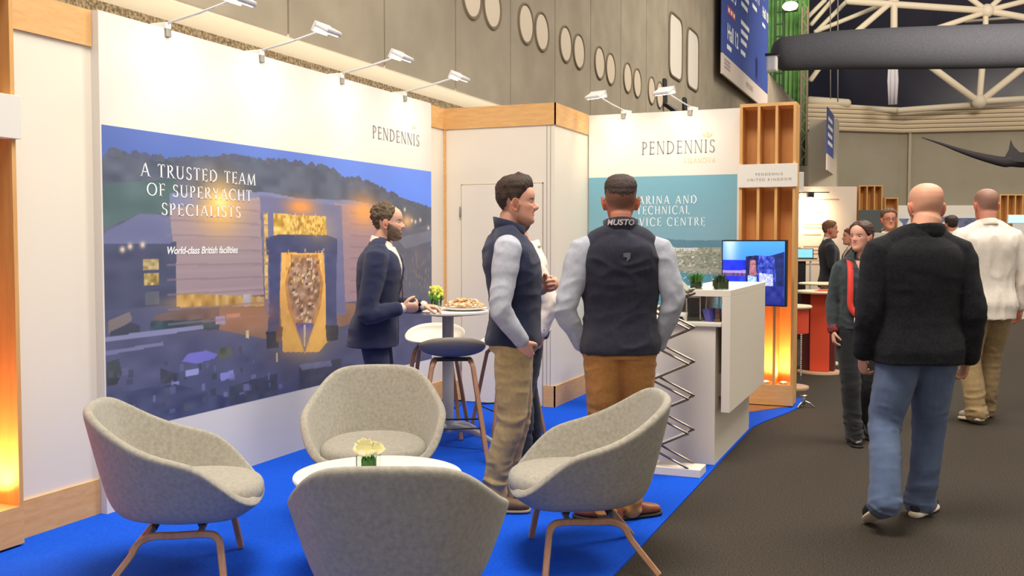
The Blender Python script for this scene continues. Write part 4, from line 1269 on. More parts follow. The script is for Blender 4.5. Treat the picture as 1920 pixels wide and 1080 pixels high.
bar_stool(mat('charcoal_shell', (134, 126, 112), .5), 'bar stool with dark grey shell in front of the high table column', (-3.00, 6.20, ZC), heading(-.45, .89))
bar_stool(mat('white_shell'), 'bar stool half hidden behind the man in beige trousers', (-2.93, 7.02, ZC), heading(-.7, -.7))
bar_stool(mat('white_shell'), 'bar stool at the far wall hidden behind the man in tan trousers', (-2.52, 8.80, ZC), heading(-.2, -.97))

# ================================================================== THE STANDS BEYOND
M_ORANGE = mat('orange_red_cloth', (226, 78, 44), .7)
M_ORANGE2 = mat('deep_red_cloth', (92, 28, 26), .7)
M_CREAM = mat('cream_table_top', (236, 214, 178), .4)
def counter_table(name, loc, r, skirt, label, z=.93):
    t = empty(name, loc, 0, label, 'table')
    MB().lathe([(.001, z - .03), (r, z - .03), (r + .008, z - .015), (r, z), (.001, z)], seg=48).build('table_top', M_CREAM, t, 'auto')
    th = np.linspace(-2.7, .15, 24)
    mb = MB()
    if skirt == 'full':
        MB().box(-.105, .105, -.10, .10, .03, z - .03, .01).build('banner_panel', M_ORANGE, t)
        MB().box(-.22, .16, -.02, .16, .03, z - .03, .01).build('side_panel', M_ORANGE2, t)
    else:
        pts = [(r * .9 * math.cos(a), r * .9 * math.sin(a)) for a in np.linspace(0, 2 * np.pi, 28, endpoint=False)]
        MB().prism(pts, 'z', z - .28, z - .03).build('cloth_band', M_ORANGE, t)
        MB().tube([(0, 0, .02), (0, 0, z - .2)], .05, 12).build('column', M_BLACK, t, True)
    MB().lathe([(.001, 0), (r * .93, 0), (r * .95, .012), (r * .93, .03), (.001, .03)], seg=40).build('foot_plate', mat('pale_beige_plate', (196, 160, 130), .5), t, 'auto')
    return t
counter_table('round_counter', (-1.10, 11.95, 0), .27, 'full', 'round cream topped counter with tall orange front panel beyond the tower', .95)
counter_table('round_counter', (-1.30, 10.55, 0), .24, 'band', 'cream topped counter with orange band, cut by the oak tower', .86)
tb = MB().lathe([(.001, .0), (.30, .0), (.31, .012), (.30, .024), (.001, .024)], (-1.15, 12.9, .98), 40); tb.tube([(-1.15, 12.9, 0.02), (-1.15, 12.9, .98)], .04, 10); tb.lathe([(.001, 0), (.2, 0), (.2, .02), (.001, .02)], (-1.15, 12.9, 0), 30)
tag(tb.build('round_counter', M_CREAM, None, 'auto'), 'plain cream high table directly behind the orange panel counter', 'table')
fl = MB()
for k in range(6): fl.box(-.10 + .02 * k, .08 + .01 * k, -.06, .06, .002 * k, .002 * k + .0018, 0, Matrix.Translation((-1.06, 11.85, .951)) @ Matrix.Rotation(.3 * k, 4, 'Z'))
tag(fl.build('leaflets', mat('orange_leaflet', (236, 110, 60), .6)), 'fanned orange leaflets lying on the round cream counter', 'leaflets')
bw = MB().lathe([(.001, 0), (.05, 0), (.075, .035), (.07, .035), (.045, .006), (.001, .006)], (-1.33, 10.50, .861), 24)
tag(bw.build('small_bowl', mat('grey_bowl', (168, 164, 156), .4), None, True), 'small grey bowl on the orange banded counter', 'bowl')
bc = empty('bead_chain_stand', (-1.24, 11.3, 0), 0, 'thin white beaded chain stand beside the orange panel counter', 'stand')
mb = MB()
for k in range(26): mb.ball((0, 0, .05 + .021 * k), .010, 4)
mb.build('chain', M_LAMPW, bc, True)
MB().tube([(0, 0, 0), (0, 0, .78)], .004, 6).build('rod', M_METAL, bc)

# pale text-covered stand wall with its lamp and name box
aw = empty('stand_wall', (-1.52, 17.86, 0), math.atan2(.381, .9245), 'pale stand wall covered in lines of text with one bright lamp', 'stand wall')
MB().box(-.90, .46, 0, .08, 0, 2.45).build('board', mat('peach_white_board', (238, 218, 198), .7), aw)
for k, (x, w, z) in enumerate([(-.44, .60, 2.22), (-.44, .25, 2.05), (-.44, .34, 1.99), (-.44, .42, 1.80), (-.44, .3, 1.74), (-.44, .44, 1.42), (-.44, .5, 1.36), (-.44, .38, 1.30), (-.44, .3, 1.62), (-.88, .3, 2.02), (-.88, .36, 1.98), (-.88, .26, 1.70), (-.88, .34, 1.44), (-.88, .4, 1.40), (-.88, .3, 1.34), (-.88, .4, 1.12), (-.88, .36, 1.08), (-.44, .34, 1.12)]):
    MB().box(x, x + w, -.004, 0, z, z + .022).build('text_line', mat('tan_ink', (186, 150, 124), .7), aw)
font_on('lettering', 'AMS', .19, lambda u, v: (-.86 + u, -.006, 2.22 + v), mat('purple_ink', (150, 110, 150), .6), aw, align='LEFT', bold=.004)
MB().box(-.98, -.50, -.20, .02, 2.36, 2.68, .01).build('name_box', M_PANEL, aw)
font_on('lettering', '~', .3, lambda u, v: (-.72 + u, -.203, 2.45 + v), mat('red_ink', (196, 80, 80), .6), aw, bold=.01)
MB().box(-.86, -.1, -.30, -.27, 2.33, 2.345).build('lamp_rail', M_BLACK, aw)
lh = MB().box(-.47, -.37, -.36, -.24, 2.25, 2.33, .01).build('lamp_head', M_BLACK, aw)
MB().ball((-.42, -.26, 2.23), (.05, .05, .04), 8).build('lens', M_LENS, lh, True)
d = bpy.data.lights.new('stand_lamp', 'SPOT'); d.energy = 70; d.color = (1, .72, .44); d.spot_size = math.radians(130); d.spot_blend = 1; d.shadow_soft_size = .06
lo = bpy.data.objects.new('stand_lamp', d); COL.objects.link(lo); lo.parent = aw; lo.location = (-.42, -.40, 2.16); lo.rotation_euler = Vector((0, 1, -.35)).to_track_quat('-Z', 'Y').to_euler()

def small_tower(loc, w, h, n, label):
    t = empty('slatted_tower', loc, math.atan2(.381, .9245), label, 'shelf tower')
    MB().box(0, w, .18, .2, 0, h).build('back_panel', M_OAKIN, t)
    for k in range(n + 1):
        x = k * (w - .02) / n; MB().box(x, x + .02, 0, .18, 0, h).build('upright', M_OAKV, t)
    MB().box(0, w, 0, .2, h, h + .02).build('top_board', M_OAK, t)
    return t
small_tower((-1.06, 18.04, 0), .40, 2.45, 3, 'slatted oak tower at the right end of the text covered wall')
small_tower((-.68, 18.9, 0), .24, 2.27, 1, 'low narrow oak tower beside the text covered wall')
small_tower((1.36, 22.3, 0), .62, 2.44, 4, 'slatted oak tower at the far right above the blue screen')
MB_ = MB().box(0, .42, -.03, 0, 1.62, 2.05, .004)
ob = MB_.build('notice_board', mat('slate_board', (84, 92, 90), .6)); ob.location = (-1.06, 18.0, 0); ob.rotation_euler = (0, 0, math.atan2(.381, .9245))
tag(ob, 'dark slate notice board low on the oak tower behind the woman', 'board')
# desk and laptop
dk = empty('desk', (-1.72, 16.05, 0), math.atan2(.381, .9245), 'dark fronted desk with pale top before the text covered wall', 'desk')
MB().box(-.75, .28, -.02, .42, 1.21, 1.24).build('desk_top', M_CREAM, dk)
MB().box(-.75, .02, .02, .40, 0, 1.21).build('front', mat('black_front', (26, 24, 28), .6), dk)
MB().box(.08, .10, .0, .03, 0, 1.21).build('leg', M_LAMPW, dk); MB().box(.24, .26, .0, .03, 0, 1.21).build('leg', M_LAMPW, dk)
lpt = empty('laptop', (-1.70, 16.15, 1.242), math.atan2(.381, .9245), 'open laptop with a pale blue screen on the far desk', 'laptop')
MB().box(-.20, .16, -.02, .2, 0, .015).build('keyboard_base', M_BLACK, lpt)
MB().box(-.20, .16, .2, .212, .0, .165, .003).build('lid', M_BLACK, lpt)
MB().box(-.185, .145, .197, .2, .02, .155).build('screen', mat('blue_lit_screen', (120, 190, 220), .4, emit=((130, 200, 235), .8)), lpt)
# partition, banner and counter far behind
pt = empty('partition', (.35, 21.85, 0), math.atan2(.381, .9245), 'white partition with a pale yacht banner behind the bald man', 'partition')
MB().box(-1.22, 1.02, .0, .08, 0, 2.24).build('board', mat('white_partition', (214, 206, 194), .7), pt)
pic = Pic(160, 60)
pic.C[:] = (206, 208, 208); pic.C += pic.noise(12, 5, 1)[..., None] * 12
for (a, b, c_, d_) in ((.12, .62, .16, .9), (.36, .6, .5, .95), (.58, .62, .78, .92), (.8, .3, .95, .7)):
    pic.fill([(a, d_), (a + .04, d_ - .12), ((a + c_) / 2 + .02, b), (c_ + .04, d_ - .1), (c_ + .06, d_)], (96, 100, 128), 20, (30, 20), 3)
pic.fill([(.3, .1), (.45, .4), (.52, .5), (.7, .3), (.9, .45), (1, .2), (1, 0), (.3, 0)], (120, 124, 138), 20, (20, 10), 5, a=.7)
pic.fill([(0, .0), (1, 0), (1, .14), (0, .2)], (84, 92, 100), 12, (30, 10), 6)
pic.build('banner_picture', lambda u, v: (-1.2 + 2.2 * u, -.004, 1.25 + .8 * v), M_PRINT, pt)
MB().box(-1.24, -.1, -1.2, -.6, 0, 1.18, .01).build('bar_counter', mat('taupe_counter', (176, 160, 146), .6), pt)
MB().box(-1.1, -.7, -1.21, -1.2, .92, 1.04).build('dark_niche', M_BLACK, pt)
sc2 = empty('wall_screen', (1.66, 21.9, 1.95), math.atan2(.381, .9245), 'pale blue lit screen at the right picture edge', 'screen')
MB().box(-.2, .36, 0, .04, -.08, .09, .004).build('casing', M_LAMPW, sc2)
MB().box(-.19, .35, -.004, 0, -.07, .08).build('lit_picture', mat('pale_blue_screen', (176, 220, 236), .4, emit=((180, 222, 240), .7)), sc2)
MB().box(-.1, .26, .0, .03, -1.95, -.08).build('stand_post', M_LAMPW, sc2)

# ================================================================== PEOPLE
# every body is one closed skin (head, trunk, arms, hands, legs) grown from tapered lofts and fused;
# clothes are further fused skins over it, hair is a shell on the scalp.
def rotz(a): c, s = math.cos(a), math.sin(a); return np.array([[c, -s, 0], [s, c, 0], [0, 0, 1]])
def rotx(a): c, s = math.cos(a), math.sin(a); return np.array([[1, 0, 0], [0, c, -s], [0, s, c]])

def fuse(solids, voxel, smooth=4):
    """union of closed lofts as one skin"""
    mb = MB()
    for V, F in solids: mb.add([tuple(v) for v in V], F)
    me = bpy.data.meshes.new('skin')
    me.from_pydata([tuple(map(float, v)) for v in mb.V], [], [tuple(map(int, f)) for f in mb.F])
    o = bpy.data.objects.new('skin', me); COL.objects.link(o)
    r = o.modifiers.new('r', 'REMESH'); r.mode = 'VOXEL'; r.voxel_size = voxel; r.adaptivity = 0
    if smooth:
        s = o.modifiers.new('s', 'SMOOTH'); s.factor = .5; s.iterations = smooth
    dg = bpy.context.evaluated_depsgraph_get(); dg.update()
    out = bpy.data.meshes.new_from_object(o.evaluated_get(dg))
    bpy.data.objects.remove(o, do_unlink=True); bpy.data.meshes.remove(me)
    return out

def get_co(me):
    a = np.empty(len(me.vertices) * 3); me.vertices.foreach_get('co', a); return a.reshape(-1, 3)
def get_no(me):
    a = np.empty(len(me.vertices) * 3); me.vertices.foreach_get('normal', a); return a.reshape(-1, 3)
def set_co(me, c): me.vertices.foreach_set('co', np.ascontiguousarray(c, dtype=np.float32).ravel()); me.update()

def folds(me, amp, stretch, seed=0, mask=None, ridge=True):
    c = get_co(me); n = get_no(me)
    P = c * np.array(stretch) + seed * 5.17
    warp = vnoise(c * 5 + seed)[:, None] * .9
    v = vnoise(P + warp)
    if ridge: v = 1 - 2 * np.abs(v) - .45
    v = v + .4 * vnoise(P * 2.1 + 9)
    w = amp if mask is None else amp * mask(c)
    set_co(me, c + n * (v * w)[:, None])

def paint(me, cols):
    L = np.where(cols <= .04045, cols / 12.92, ((cols + .055) / 1.055) ** 2.4)
    at = me.color_attributes.new('skin_tone', 'FLOAT_COLOR', 'POINT')
    at.data.foreach_set('color', np.c_[L, np.ones(len(L))].astype(np.float32).ravel())

M_SKIN = mat('skin', rough=.55, attr='skin_tone', spec=.35)

# ---- head, in its own frame: chin at z=0, face to +y, ear axis at y=0
HZ = np.array([-.004, .004, .015, .030, .045, .055, .063, .072, .085, .105, .120, .135, .160, .185, .205, .220, .229, .2325])
HF = np.array([.060, .080, .090, .0925, .0895, .0893, .0893, .0895, .0895, .090, .0865, .0935, .0945, .087, .070, .045, .022, .004])
HB = np.array([.030, .012, -.002, -.022, -.040, -.052, -.060, -.066, -.076, -.088, -.095, -.099, -.101, -.095, -.081, -.058, -.036, -.016])
HW = np.array([.016, .030, .042, .052, .0585, .061, .0625, .064, .0665, .0705, .072, .0735, .0765, .0745, .066, .050, .031, .010])
# smooth the profile tables so that the skin carries no ring edges (the crown keeps its own shape)
_zd = np.linspace(-.004, .2325, 474)
def _soft(T):
    v = np.interp(_zd, HZ, T); k = np.exp(-(np.arange(-24, 25) / 11.) ** 2); k /= k.sum()
    s_ = np.convolve(np.pad(v, 24, mode='edge'), k, 'valid')
    w = np.clip((_zd - .004) / .02, 0, 1) * np.clip((.222 - _zd) / .02, 0, 1)
    return v * (1 - w) + s_ * w
HF, HB, HW = _soft(HF), _soft(HB), _soft(HW); HZ = _zd
def head_ring(z, n=40, grow=0.0, jaw=1.0):
    f = np.interp(z, HZ, HF); b = np.interp(z, HZ, HB); w = np.interp(z, HZ, HW) * (1 - (1 - jaw) * min(1, max(0, (.115 - z) / .08)))
    th = np.linspace(0, 2 * np.pi, n, endpoint=False)       # 0 = front
    s, c = np.sin(th), np.cos(th)
    ym = b + (f - b) * .46
    y = np.where(c >= 0, ym + (f - ym + grow) * np.abs(c) ** .86, ym - (ym - b + grow) * np.abs(c) ** .95)
    e = np.where(c >= 0, 1.0, .90)
    x = (w + grow) * np.sign(s) * np.abs(s) ** e
    return np.c_[x, y, np.full(n, z)]
def head_solids(ear=1.0, nose=1.0, jaw=1.0):
    zz = np.concatenate([np.linspace(-.004, .22, 46), np.linspace(.223, .2325, 6)])
    S = [rings_mesh([head_ring(z, jaw=jaw) for z in zz])]
    P = [(0, .080, .130), (0, .087, .114), (0, .088 + .0135 * nose, .096), (0, .088 + .0150 * nose, .090), (0, .085, .082)]
    S.append(tube(P, [.008, .010, .0120, .0120, .010], 12, sub=4))
    for s in (-1, 1):
        S.append(tube([(s * .008, .090, .089), (s * .013, .094, .088)], [.0085, .0075], 8))
        # ear: a leaning oval with a rim
        th = np.linspace(0, 2 * np.pi, 13)
        pts = [(s * (.072 + .012 * ear * (.5 + .5 * math.cos(t - .9)) + .003), -.006 - .017 * math.cos(t), .103 + .031 * math.sin(t)) for t in th]
        S.append(tube(pts, .0058, 8))
        S.append(tube([(s * .068, .002, .084), (s * (.074 + .004 * ear), -.006, .103), (s * (.075 + .006 * ear), -.010, .122)], [.009, .011, .010], 10, flat=1.2))
    return S

def hair_shell(H, noise_amp=.004, seed=0, nphi=96, nz=64):
    """H: dict(line=[(deg, z)..] hairline height by angle from the front; thick=fn(deg, z); low)"""
    zz = np.concatenate([np.linspace(.03, .215, nz), np.linspace(.218, .2325, 10)])
    A = [a for a, _ in H['line']]; Z = [z for _, z in H['line']]
    R = []
    for z in zz:
        r = head_ring(z, nphi)
        th = np.degrees(np.linspace(0, 2 * np.pi, nphi, endpoint=False)); d = np.minimum(th, 360 - th)
        w = np.clip((z - np.interp(d, A, Z)) / H.get('soft', .014), -1, 1)
        t = np.array([H['thick'](dd, z) for dd in d])
        n = np.array([r[:, 0] / .075, (r[:, 1] + .003) / .098, np.full(nphi, max(0, (z - .12)) / .11)]).T
        n /= np.linalg.norm(n, axis=1)[:, None]
        off = np.where(w > 0, -.004 + (t + .004) * np.sqrt(np.clip(w, 0, 1)), -.004 - .012 * np.clip(-w, 0, 1))
        R.append(r + n * off[:, None])
    top = R[-1].mean(0) + np.array([0, 0, .001])
    V = np.vstack(R + [top[None]])
    if noise_amp:
        st = np.array(H.get('stretch', (60, 60, 60)))
        V = V + (vnoise(V * st + seed * 3) * noise_amp)[:, None] * (V - np.array([0, 0, .12])) / .1
    F = []
    for i in range(len(R) - 1):
        for j in range(nphi):
            a = i * nphi + j; b = i * nphi + (j + 1) % nphi
            F.append((a, b, b + nphi, a + nphi))
    k = (len(R) - 1) * nphi
    for j in range(nphi): F.append((k + j, k + (j + 1) % nphi, len(V) - 1))
    return V, F

def hand_solids(W, D, N, T, curl=(.3, .35, .4, .45), thumb=.35, spread=.06, s=1.0):
    """W wrist, D wrist->knuckles, N out of the palm, T to the thumb side"""
    W, D, N, T = (np.array(v, float) for v in (W, D, N, T))
    D /= np.linalg.norm(D); N = N - D * (N @ D); N /= np.linalg.norm(N); T = T - D * (T @ D) - N * (T @ N); T /= np.linalg.norm(T)
    S = [tube([W - D * .02 * s, W + D * .02 * s, W + D * .06 * s, W + D * .092 * s], [.030 * s, .036 * s, .043 * s, .040 * s], 16, flat=.42, hint=T)]
    S.append(tube([W + D * .012 * s + T * .012 * s, W + D * .05 * s + T * .03 * s + N * .008 * s], [.017 * s, .016 * s], 10))
    for k, (o, L) in enumerate(((.031, .074), (.0105, .082), (-.010, .076), (-.030, .060))):
        p = W + D * (.088 - .006 * abs(k - 1.2)) * s + T * o * s
        d = D + T * (o / .03) * spread; d /= np.linalg.norm(d)
        pts = [p - d * .02 * s, p]; rad = [.0085 * s, .0098 * s]
        a = 0
        for seg, f in ((.46, .8), (.30, 1.1), (.26, .8)):
            a += curl[k] * f * 1.15
            dd = d * math.cos(a) + N * math.sin(a)
            p = p + dd * L * seg * s; pts.append(p); rad.append((.0092 - .0012 * len(rad) * .45) * s)
        S.append(tube(pts, rad, 10, sub=3))
    p = W + D * .022 * s + T * .026 * s + N * .006 * s
    d0 = T * .72 + D * .66 + N * .28; d1 = T * (.5 - thumb) + D * .85 + N * (.2 + thumb * 1.3); d2 = T * (.25 - thumb * 1.4) + D * .85 + N * (.2 + thumb * 1.6)
    pts = [p]; 
    for dd, L in ((d0, .040), (d1, .034), (d2, .028)):
        dd = dd / np.linalg.norm(dd); p = p + dd * L * s; pts.append(p)
    S.append(tube(pts, [.0145 * s, .0118 * s, .0105 * s, .0085 * s], 10, sub=3))
    return S

TZ = np.array([.86, .92, .97, 1.03, 1.10, 1.18, 1.26, 1.34, 1.40, 1.445, 1.475, 1.50])
TA = np.array([.165, .174, .172, .160, .156, .166, .178, .188, .186, .160, .115, .075])
TB = np.array([.112, .118, .112, .104, .102, .108, .116, .120, .112, .094, .076, .066])
TY = np.array([-.012, -.015, -.008, .0, .004, .004, .002, -.004, -.012, -.018, -.020, -.018])
def torso_solid(P, z0, z1, grow=0.0, flare=0.0, n=36, wide=1.0, deep=1.0, belly=0.0, expo=.86):
    R = []
    for z in np.linspace(z0, z1, max(6, int((z1 - z0) / .025))):
        g = grow + flare * max(0, 1.05 - z)
        zq = max(z, .86)
        a = np.interp(zq, TZ, TA) * wide * P['wide'] + g; b = np.interp(zq, TZ, TB) * deep * P['deep'] + g
        by = belly * math.exp(-((z - 1.08) / .12) ** 2)
        th = np.linspace(0, 2 * np.pi, n, endpoint=False)
        c, s = np.cos(th), np.sin(th)
        x = a * np.sign(c) * np.abs(c) ** expo; y = (b + by * (s > 0)) * np.sign(s) * np.abs(s) ** .92
        sp = P['spine'](z)
        q = np.c_[x, y + np.interp(zq, TZ, TY), np.zeros(n)]
        tw = P['twist'] * np.clip((z - .95) / .45, 0, 1)
        q = q @ rotz(tw).T
        R.append(q + np.array([sp[0], sp[1], z]))
    return rings_mesh(R)

def shoe_parts(ankle, yaw, pitch, kind):
    """returns (upper, sole) solids; foot length along local +y from the ankle"""
    L0, L1 = -.075, .195
    def ring(y, w, h, z0):
        th = np.linspace(0, 2 * np.pi, 20, endpoint=False); c, s = np.cos(th), np.sin(th)
        x = w * np.sign(c) * np.abs(c) ** .8; z = z0 + (h / 2) * (1 + np.sign(s) * np.abs(s) ** .75)
        return np.c_[x, np.full(20, y), z]
    st = .022 if kind != 'sneaker' else .032
    Y = [-.078, -.070, -.045, -.01, .03, .07, .11, .15, .18, .195]
    Wd = [.018, .030, .036, .037, .039, .044, .047, .044, .034, .018]
    Hh = [.06, .085, .095, .098, .085, .066, .055, .048, .040, .026]
    up = rings_mesh([ring(y, w, h, st - .006) for y, w, h in zip(Y, Wd, Hh)])
    col = tube([(0, -.03, .07), (0, -.035, .12)], [.040, .038], 16)
    so = rings_mesh([ring(y * 1.03, w + .005, st, 0.0) for y, w in zip(Y, Wd)])
    hl = None
    def T(S):
        V, F = S; V = np.array(V) - np.array([0, .15, 0]); V = V @ rotx(pitch).T + np.array([0, .15, 0])
        V = V @ rotz(yaw).T
        base = np.array([ankle[0], ankle[1], 0])
        return V + base, F
    return T(up), T(col), T(so)

def person(label, loc, rz, height, pose, look, vox=.0055, cat='person'):
    """pose: joints in a 1.80 m body frame facing +y; look: clothes and colours"""
    root = empty('person', (loc[0], loc[1], loc[2] if len(loc) > 2 else 0), rz, label, cat, None, height / 1.80)
    g = pose.get
    lean, shift, hipy = g('lean', 0.0), g('shift', 0.0), g('hipy', 0.0)
    def spine(z):
        t = np.clip((z - .92) / .56, -.3, 1.2)
        return np.array([shift * (1 - t) if t < 1 else 0, hipy * (1 - min(t, 1)) + lean * t * t * np.sign(t)])
    P = dict(wide=g('wide', 1.0), deep=g('deep', 1.0), spine=spine, twist=g('twist', 0.0))
    sp = spine(1.44)
    def tw(p): return np.array(p, float)
    sw = g('shoulder', .172) * P['wide']
    J = {}
    rt = rotz(P['twist'])
    for s, n in ((-1, 'L'), (1, 'R')):
        J[n + 's'] = rt @ np.array([s * sw, -.018, 0]) + np.array([sp[0], sp[1], 1.425])
        J[n + 'e'] = np.array(g(n + 'e', (s * .245, -.04, 1.13)), float)
        J[n + 'w'] = np.array(g(n + 'w', (s * .255, .04, .87)), float)
        hp = spine(.92)
        J[n + 'h'] = np.array([s * .088 + hp[0], hp[1] - .01, .90])
        J[n + 'k'] = np.array(g(n + 'k', (s * .098, .015, .49)), float)
        J[n + 'a'] = np.array(g(n + 'a', (s * .105, -.03, .085)), float)
    neck = np.array([sp[0], sp[1] - .02, 1.475])
    hc = neck + np.array([g('head_x', 0.0), g('head_fwd', .028), .076 + g('head_z', 0.0)])          # chin-level origin of the head frame
    HR = rotz(g('yaw', 0.0)) @ rotx(g('nod', 0.0))
    HS = 1.06 * g('head', 1.0)
    def hx(v): return (np.asarray(v) * HS - np.array([0, 0, .05])) @ HR.T + hc + np.array([0, 0, .05])
    # ---------- body
    S = [(hx(V), F) for V, F in head_solids(g('ear', 1.0), g('nose', 1.0), g('jaw', 1.0))]
    nk0 = neck + np.array([0, 0, -.05]); nk1 = hx(np.array([0, -.030, .055]))
    S.append(tube([nk0, (nk0 + nk1) / 2 + np.array([0, -.004, 0]), nk1], [g('neck', .062) + .01, g('neck', .062) - .004, g('neck', .062) - .007], 20, sub=3))
    S.append(torso_solid(P, .87, 1.475, -.012))
    for n, s in (('L', -1), ('R', 1)):
        S.append(tube([J[n + 's'] * .7 + neck * .3 - np.array([0, 0, .06]), J[n + 's'] - np.array([0, 0, .025]), J[n + 'e'], J[n + 'w']], [.036, .042, .036, .026], 14, sub=5))
        S.append(tube([J[n + 'h'], J[n + 'k'], J[n + 'a'], J[n + 'a'] + np.array([0, .0, -.02])], [.078, .05, .036, .034], 14, sub=4))
        h = g('hand' + n)
        if h:
            S += hand_solids(J[n + 'w'], *h[:3], **(h[3] if len(h) > 3 else {}))
    me = fuse(S, vox, 3)
    c = get_co(me)
    loc_h = ((c - hc - np.array([0, 0, .05])) @ HR + np.array([0, 0, .05])) / HS
    x, y, z = loc_h.T
    on = (z > -.01) & (c[:, 2] > 1.5)
    # carve eye sockets and the mouth line
    dv = np.zeros_like(c)
    for s in (-1, 1):
        w = np.exp(-((x - s * .031) / .014) ** 2 - ((z - .119) / .010) ** 2) * on * (y > .03)
        dv[:, 1] -= .007 * w
    w = np.exp(-(x / .024) ** 4 - ((z - .0625) / .0028) ** 2) * on * (y > .05); dv[:, 1] -= .003 * w
    for s in (-1, 1):
        w = np.exp(-((x - s * .041) / .016) ** 2 - ((z - .098) / .014) ** 2) * on * (y > .03); dv[:, 1] += .003 * w
    for zc_, k_ in ((.0555, .0055), (.0700, .0050)):
        w = np.exp(-(x / .019) ** 2 - ((z - zc_) / .0052) ** 2) * on * (y > .05); dv[:, 1] += k_ * w
    w = np.exp(-(x / .016) ** 2 - ((z - .020) / .012) ** 2) * on * (y > .05); dv[:, 1] += .004 * w
    c = c + dv @ HR.T
    set_co(me, c)
    base = np.array(look['skin'], float) / 255
    col = np.tile(base, (len(c), 1)); red = base * np.array([1.0, .80, .76]); lip = base * np.array([.93, .66, .64])
    def mix(w, k):
        nonlocal col
        w = np.clip(w, 0, 1)[:, None]; col = col * (1 - w) + np.array(k) * w
    mix(.6 * on * (np.abs(x) > .074) * (z < .15), red)
    mix(.35 * np.exp(-((np.abs(x) - .045) / .02) ** 2 - ((z - .085) / .02) ** 2) * on * (y > .04), red)
    mix(.35 * np.exp(-(x / .014) ** 2 - ((z - .09) / .012) ** 2) * on * (y > .095), red)
    mix(.85 * np.exp(-(x / .023) ** 4 - ((z - .0625) / .0085) ** 2) * on * (y > .07), lip)
    hb = np.array(look.get('brow', look.get('hair_rgb', (70, 54, 44)))) / 255.
    for s in (-1, 1):
        mix(.55 * np.exp(-((x - s * .032) / .019) ** 4 - ((z - .1365 - .02 * (s * x - .03) * 0) / .0042) ** 2) * on * (y > .05), hb)
    if look.get('stubble'):
        k, rgb = look['stubble']
        a = np.degrees(np.arctan2(np.abs(x), y + .0))
        m = on * (a < 84) * (1 / (1 + np.exp((z - (.062 + .0006 * a)) / .005))) * (z > -.02)
        mix(k * m * (1 - np.exp(-(x / .022) ** 4 - ((z - .0625) / .007) ** 2)), np.array(rgb) / 255.)
        if look.get('beard'):
            d_ = np.c_[x / .07, (y + .01) / .09, (z - .10) / .08]; d_ /= np.linalg.norm(d_, axis=1)[:, None] + 1e-9
            mm_ = (m * (1 - np.exp(-(x / .022) ** 4 - ((z - .0625) / .006) ** 2)) * (z > -.012))[:, None]
            set_co(me, c + (d_ * mm_ * look['beard'] * (1 + .5 * vnoise(c * 120))[:, None]) @ HR.T)
    if look.get('fuzz'):       # very short clipped hair is colour on the scalp
        k, rgb, line = look['fuzz']
        a = np.degrees(np.arctan2(np.abs(x), y))
        hl = np.interp(a, [q[0] for q in line], [q[1] for q in line])
        m = on / (1 + np.exp(-(z - hl) / .007))
        mix(k * m, np.array(rgb) / 255.)
    paint(me, np.clip(col, 0, 1))
    body = link_mesh('body', me, M_SKIN, root, True)
    # ---------- eyes
    if look.get('eyes', True):
        for s in (-1, 1):
            V, F = lathe([(1e-4, -.0115), (.006, -.0098), (.0100, -.0055), (.0115, 0), (.0104, .005), (.0062, .0097), (.0040, .0107), (1e-4, .0115)], seg=16)
            V = np.array(V)[:, [0, 2, 1]] * np.array([1, 1, -1]) + np.array([s * .031, .0685, .119])
            fm = [1 if abs(np.mean([V[i][1] for i in f]) - .0685) > .0086 and np.mean([V[i][1] for i in f]) > .0685 else 0 for f in F]
            mobj('eye', hx(V), F, None, root, True, mats=[mat('eye_white', (178, 164, 152), .4), mat('eye_iris', (46, 34, 26), .2)], fm=fm)
    # ---------- hair
    if look.get('hair'):
        V, F = hair_shell(look['hair'], look['hair'].get('noise', .004), seed=look.get('seed', 1))
        hc_ = look['hair_rgb']
        mm = mat('hair_%d_%d_%d' % tuple(hc_), hc_, .6, noise=(tuple(min(255, int(v * 1.35 + 8)) for v in hc_), 90, 4, .25), bump=(220, .6), spec=.3)
        mobj('hair', hx(V), F, mm, root, True)
    for nm, fn, mm in look.get('extra_head', []):
        V, F = fn
        mobj(nm, hx(np.array(V)), F, mm, root, True)
    # ---------- clothes
    vx = max(vox * 1.35, .0075)
    tr = look['trousers']
    S = [torso_solid(P, .865, tr.get('top', 1.01), tr.get('grow', .006))]
    for n in 'LR':
        h, k, a = J[n + 'h'], J[n + 'k'], J[n + 'a']
        q = tr.get('r', (.098, .090, .070, .064, .060, .062))
        end = a + (a - k) / np.linalg.norm(a - k) * tr.get('drop', .035)
        m1 = h * .5 + k * .5; m2 = k * .5 + a * .5 + np.array([0, -.012, 0])
        S.append(tube([h + np.array([0, 0, .03]), h * .9 + k * .1, m1, k, m2, a, end], [q[0] * .9, q[0], q[1], q[2], q[3], q[4], q[5]], 18, sub=4))
    me = fuse(S, vx, 5)
    kz = [(J[n + 'k'], J[n + 'a']) for n in 'LR']
    def leg_mask(c):
        m = np.full(len(c), .22)
        for k, a in kz:
            m = np.maximum(m, np.exp(-((c[:, 2] - k[2]) / .13) ** 2) * .55)
        m = np.maximum(m, np.exp(-((c[:, 2] - .12) / .16) ** 2))
        m = np.maximum(m, np.exp(-((c[:, 2] - .86) / .09) ** 2) * .6)
        return m
    folds(me, tr.get('amp', .008), tr.get('stretch', (8, 8, 21)), look.get('seed', 1), leg_mask)
    link_mesh('trousers', me, tr['mat'], root, True)
    # shoes
    sh = look['shoes']
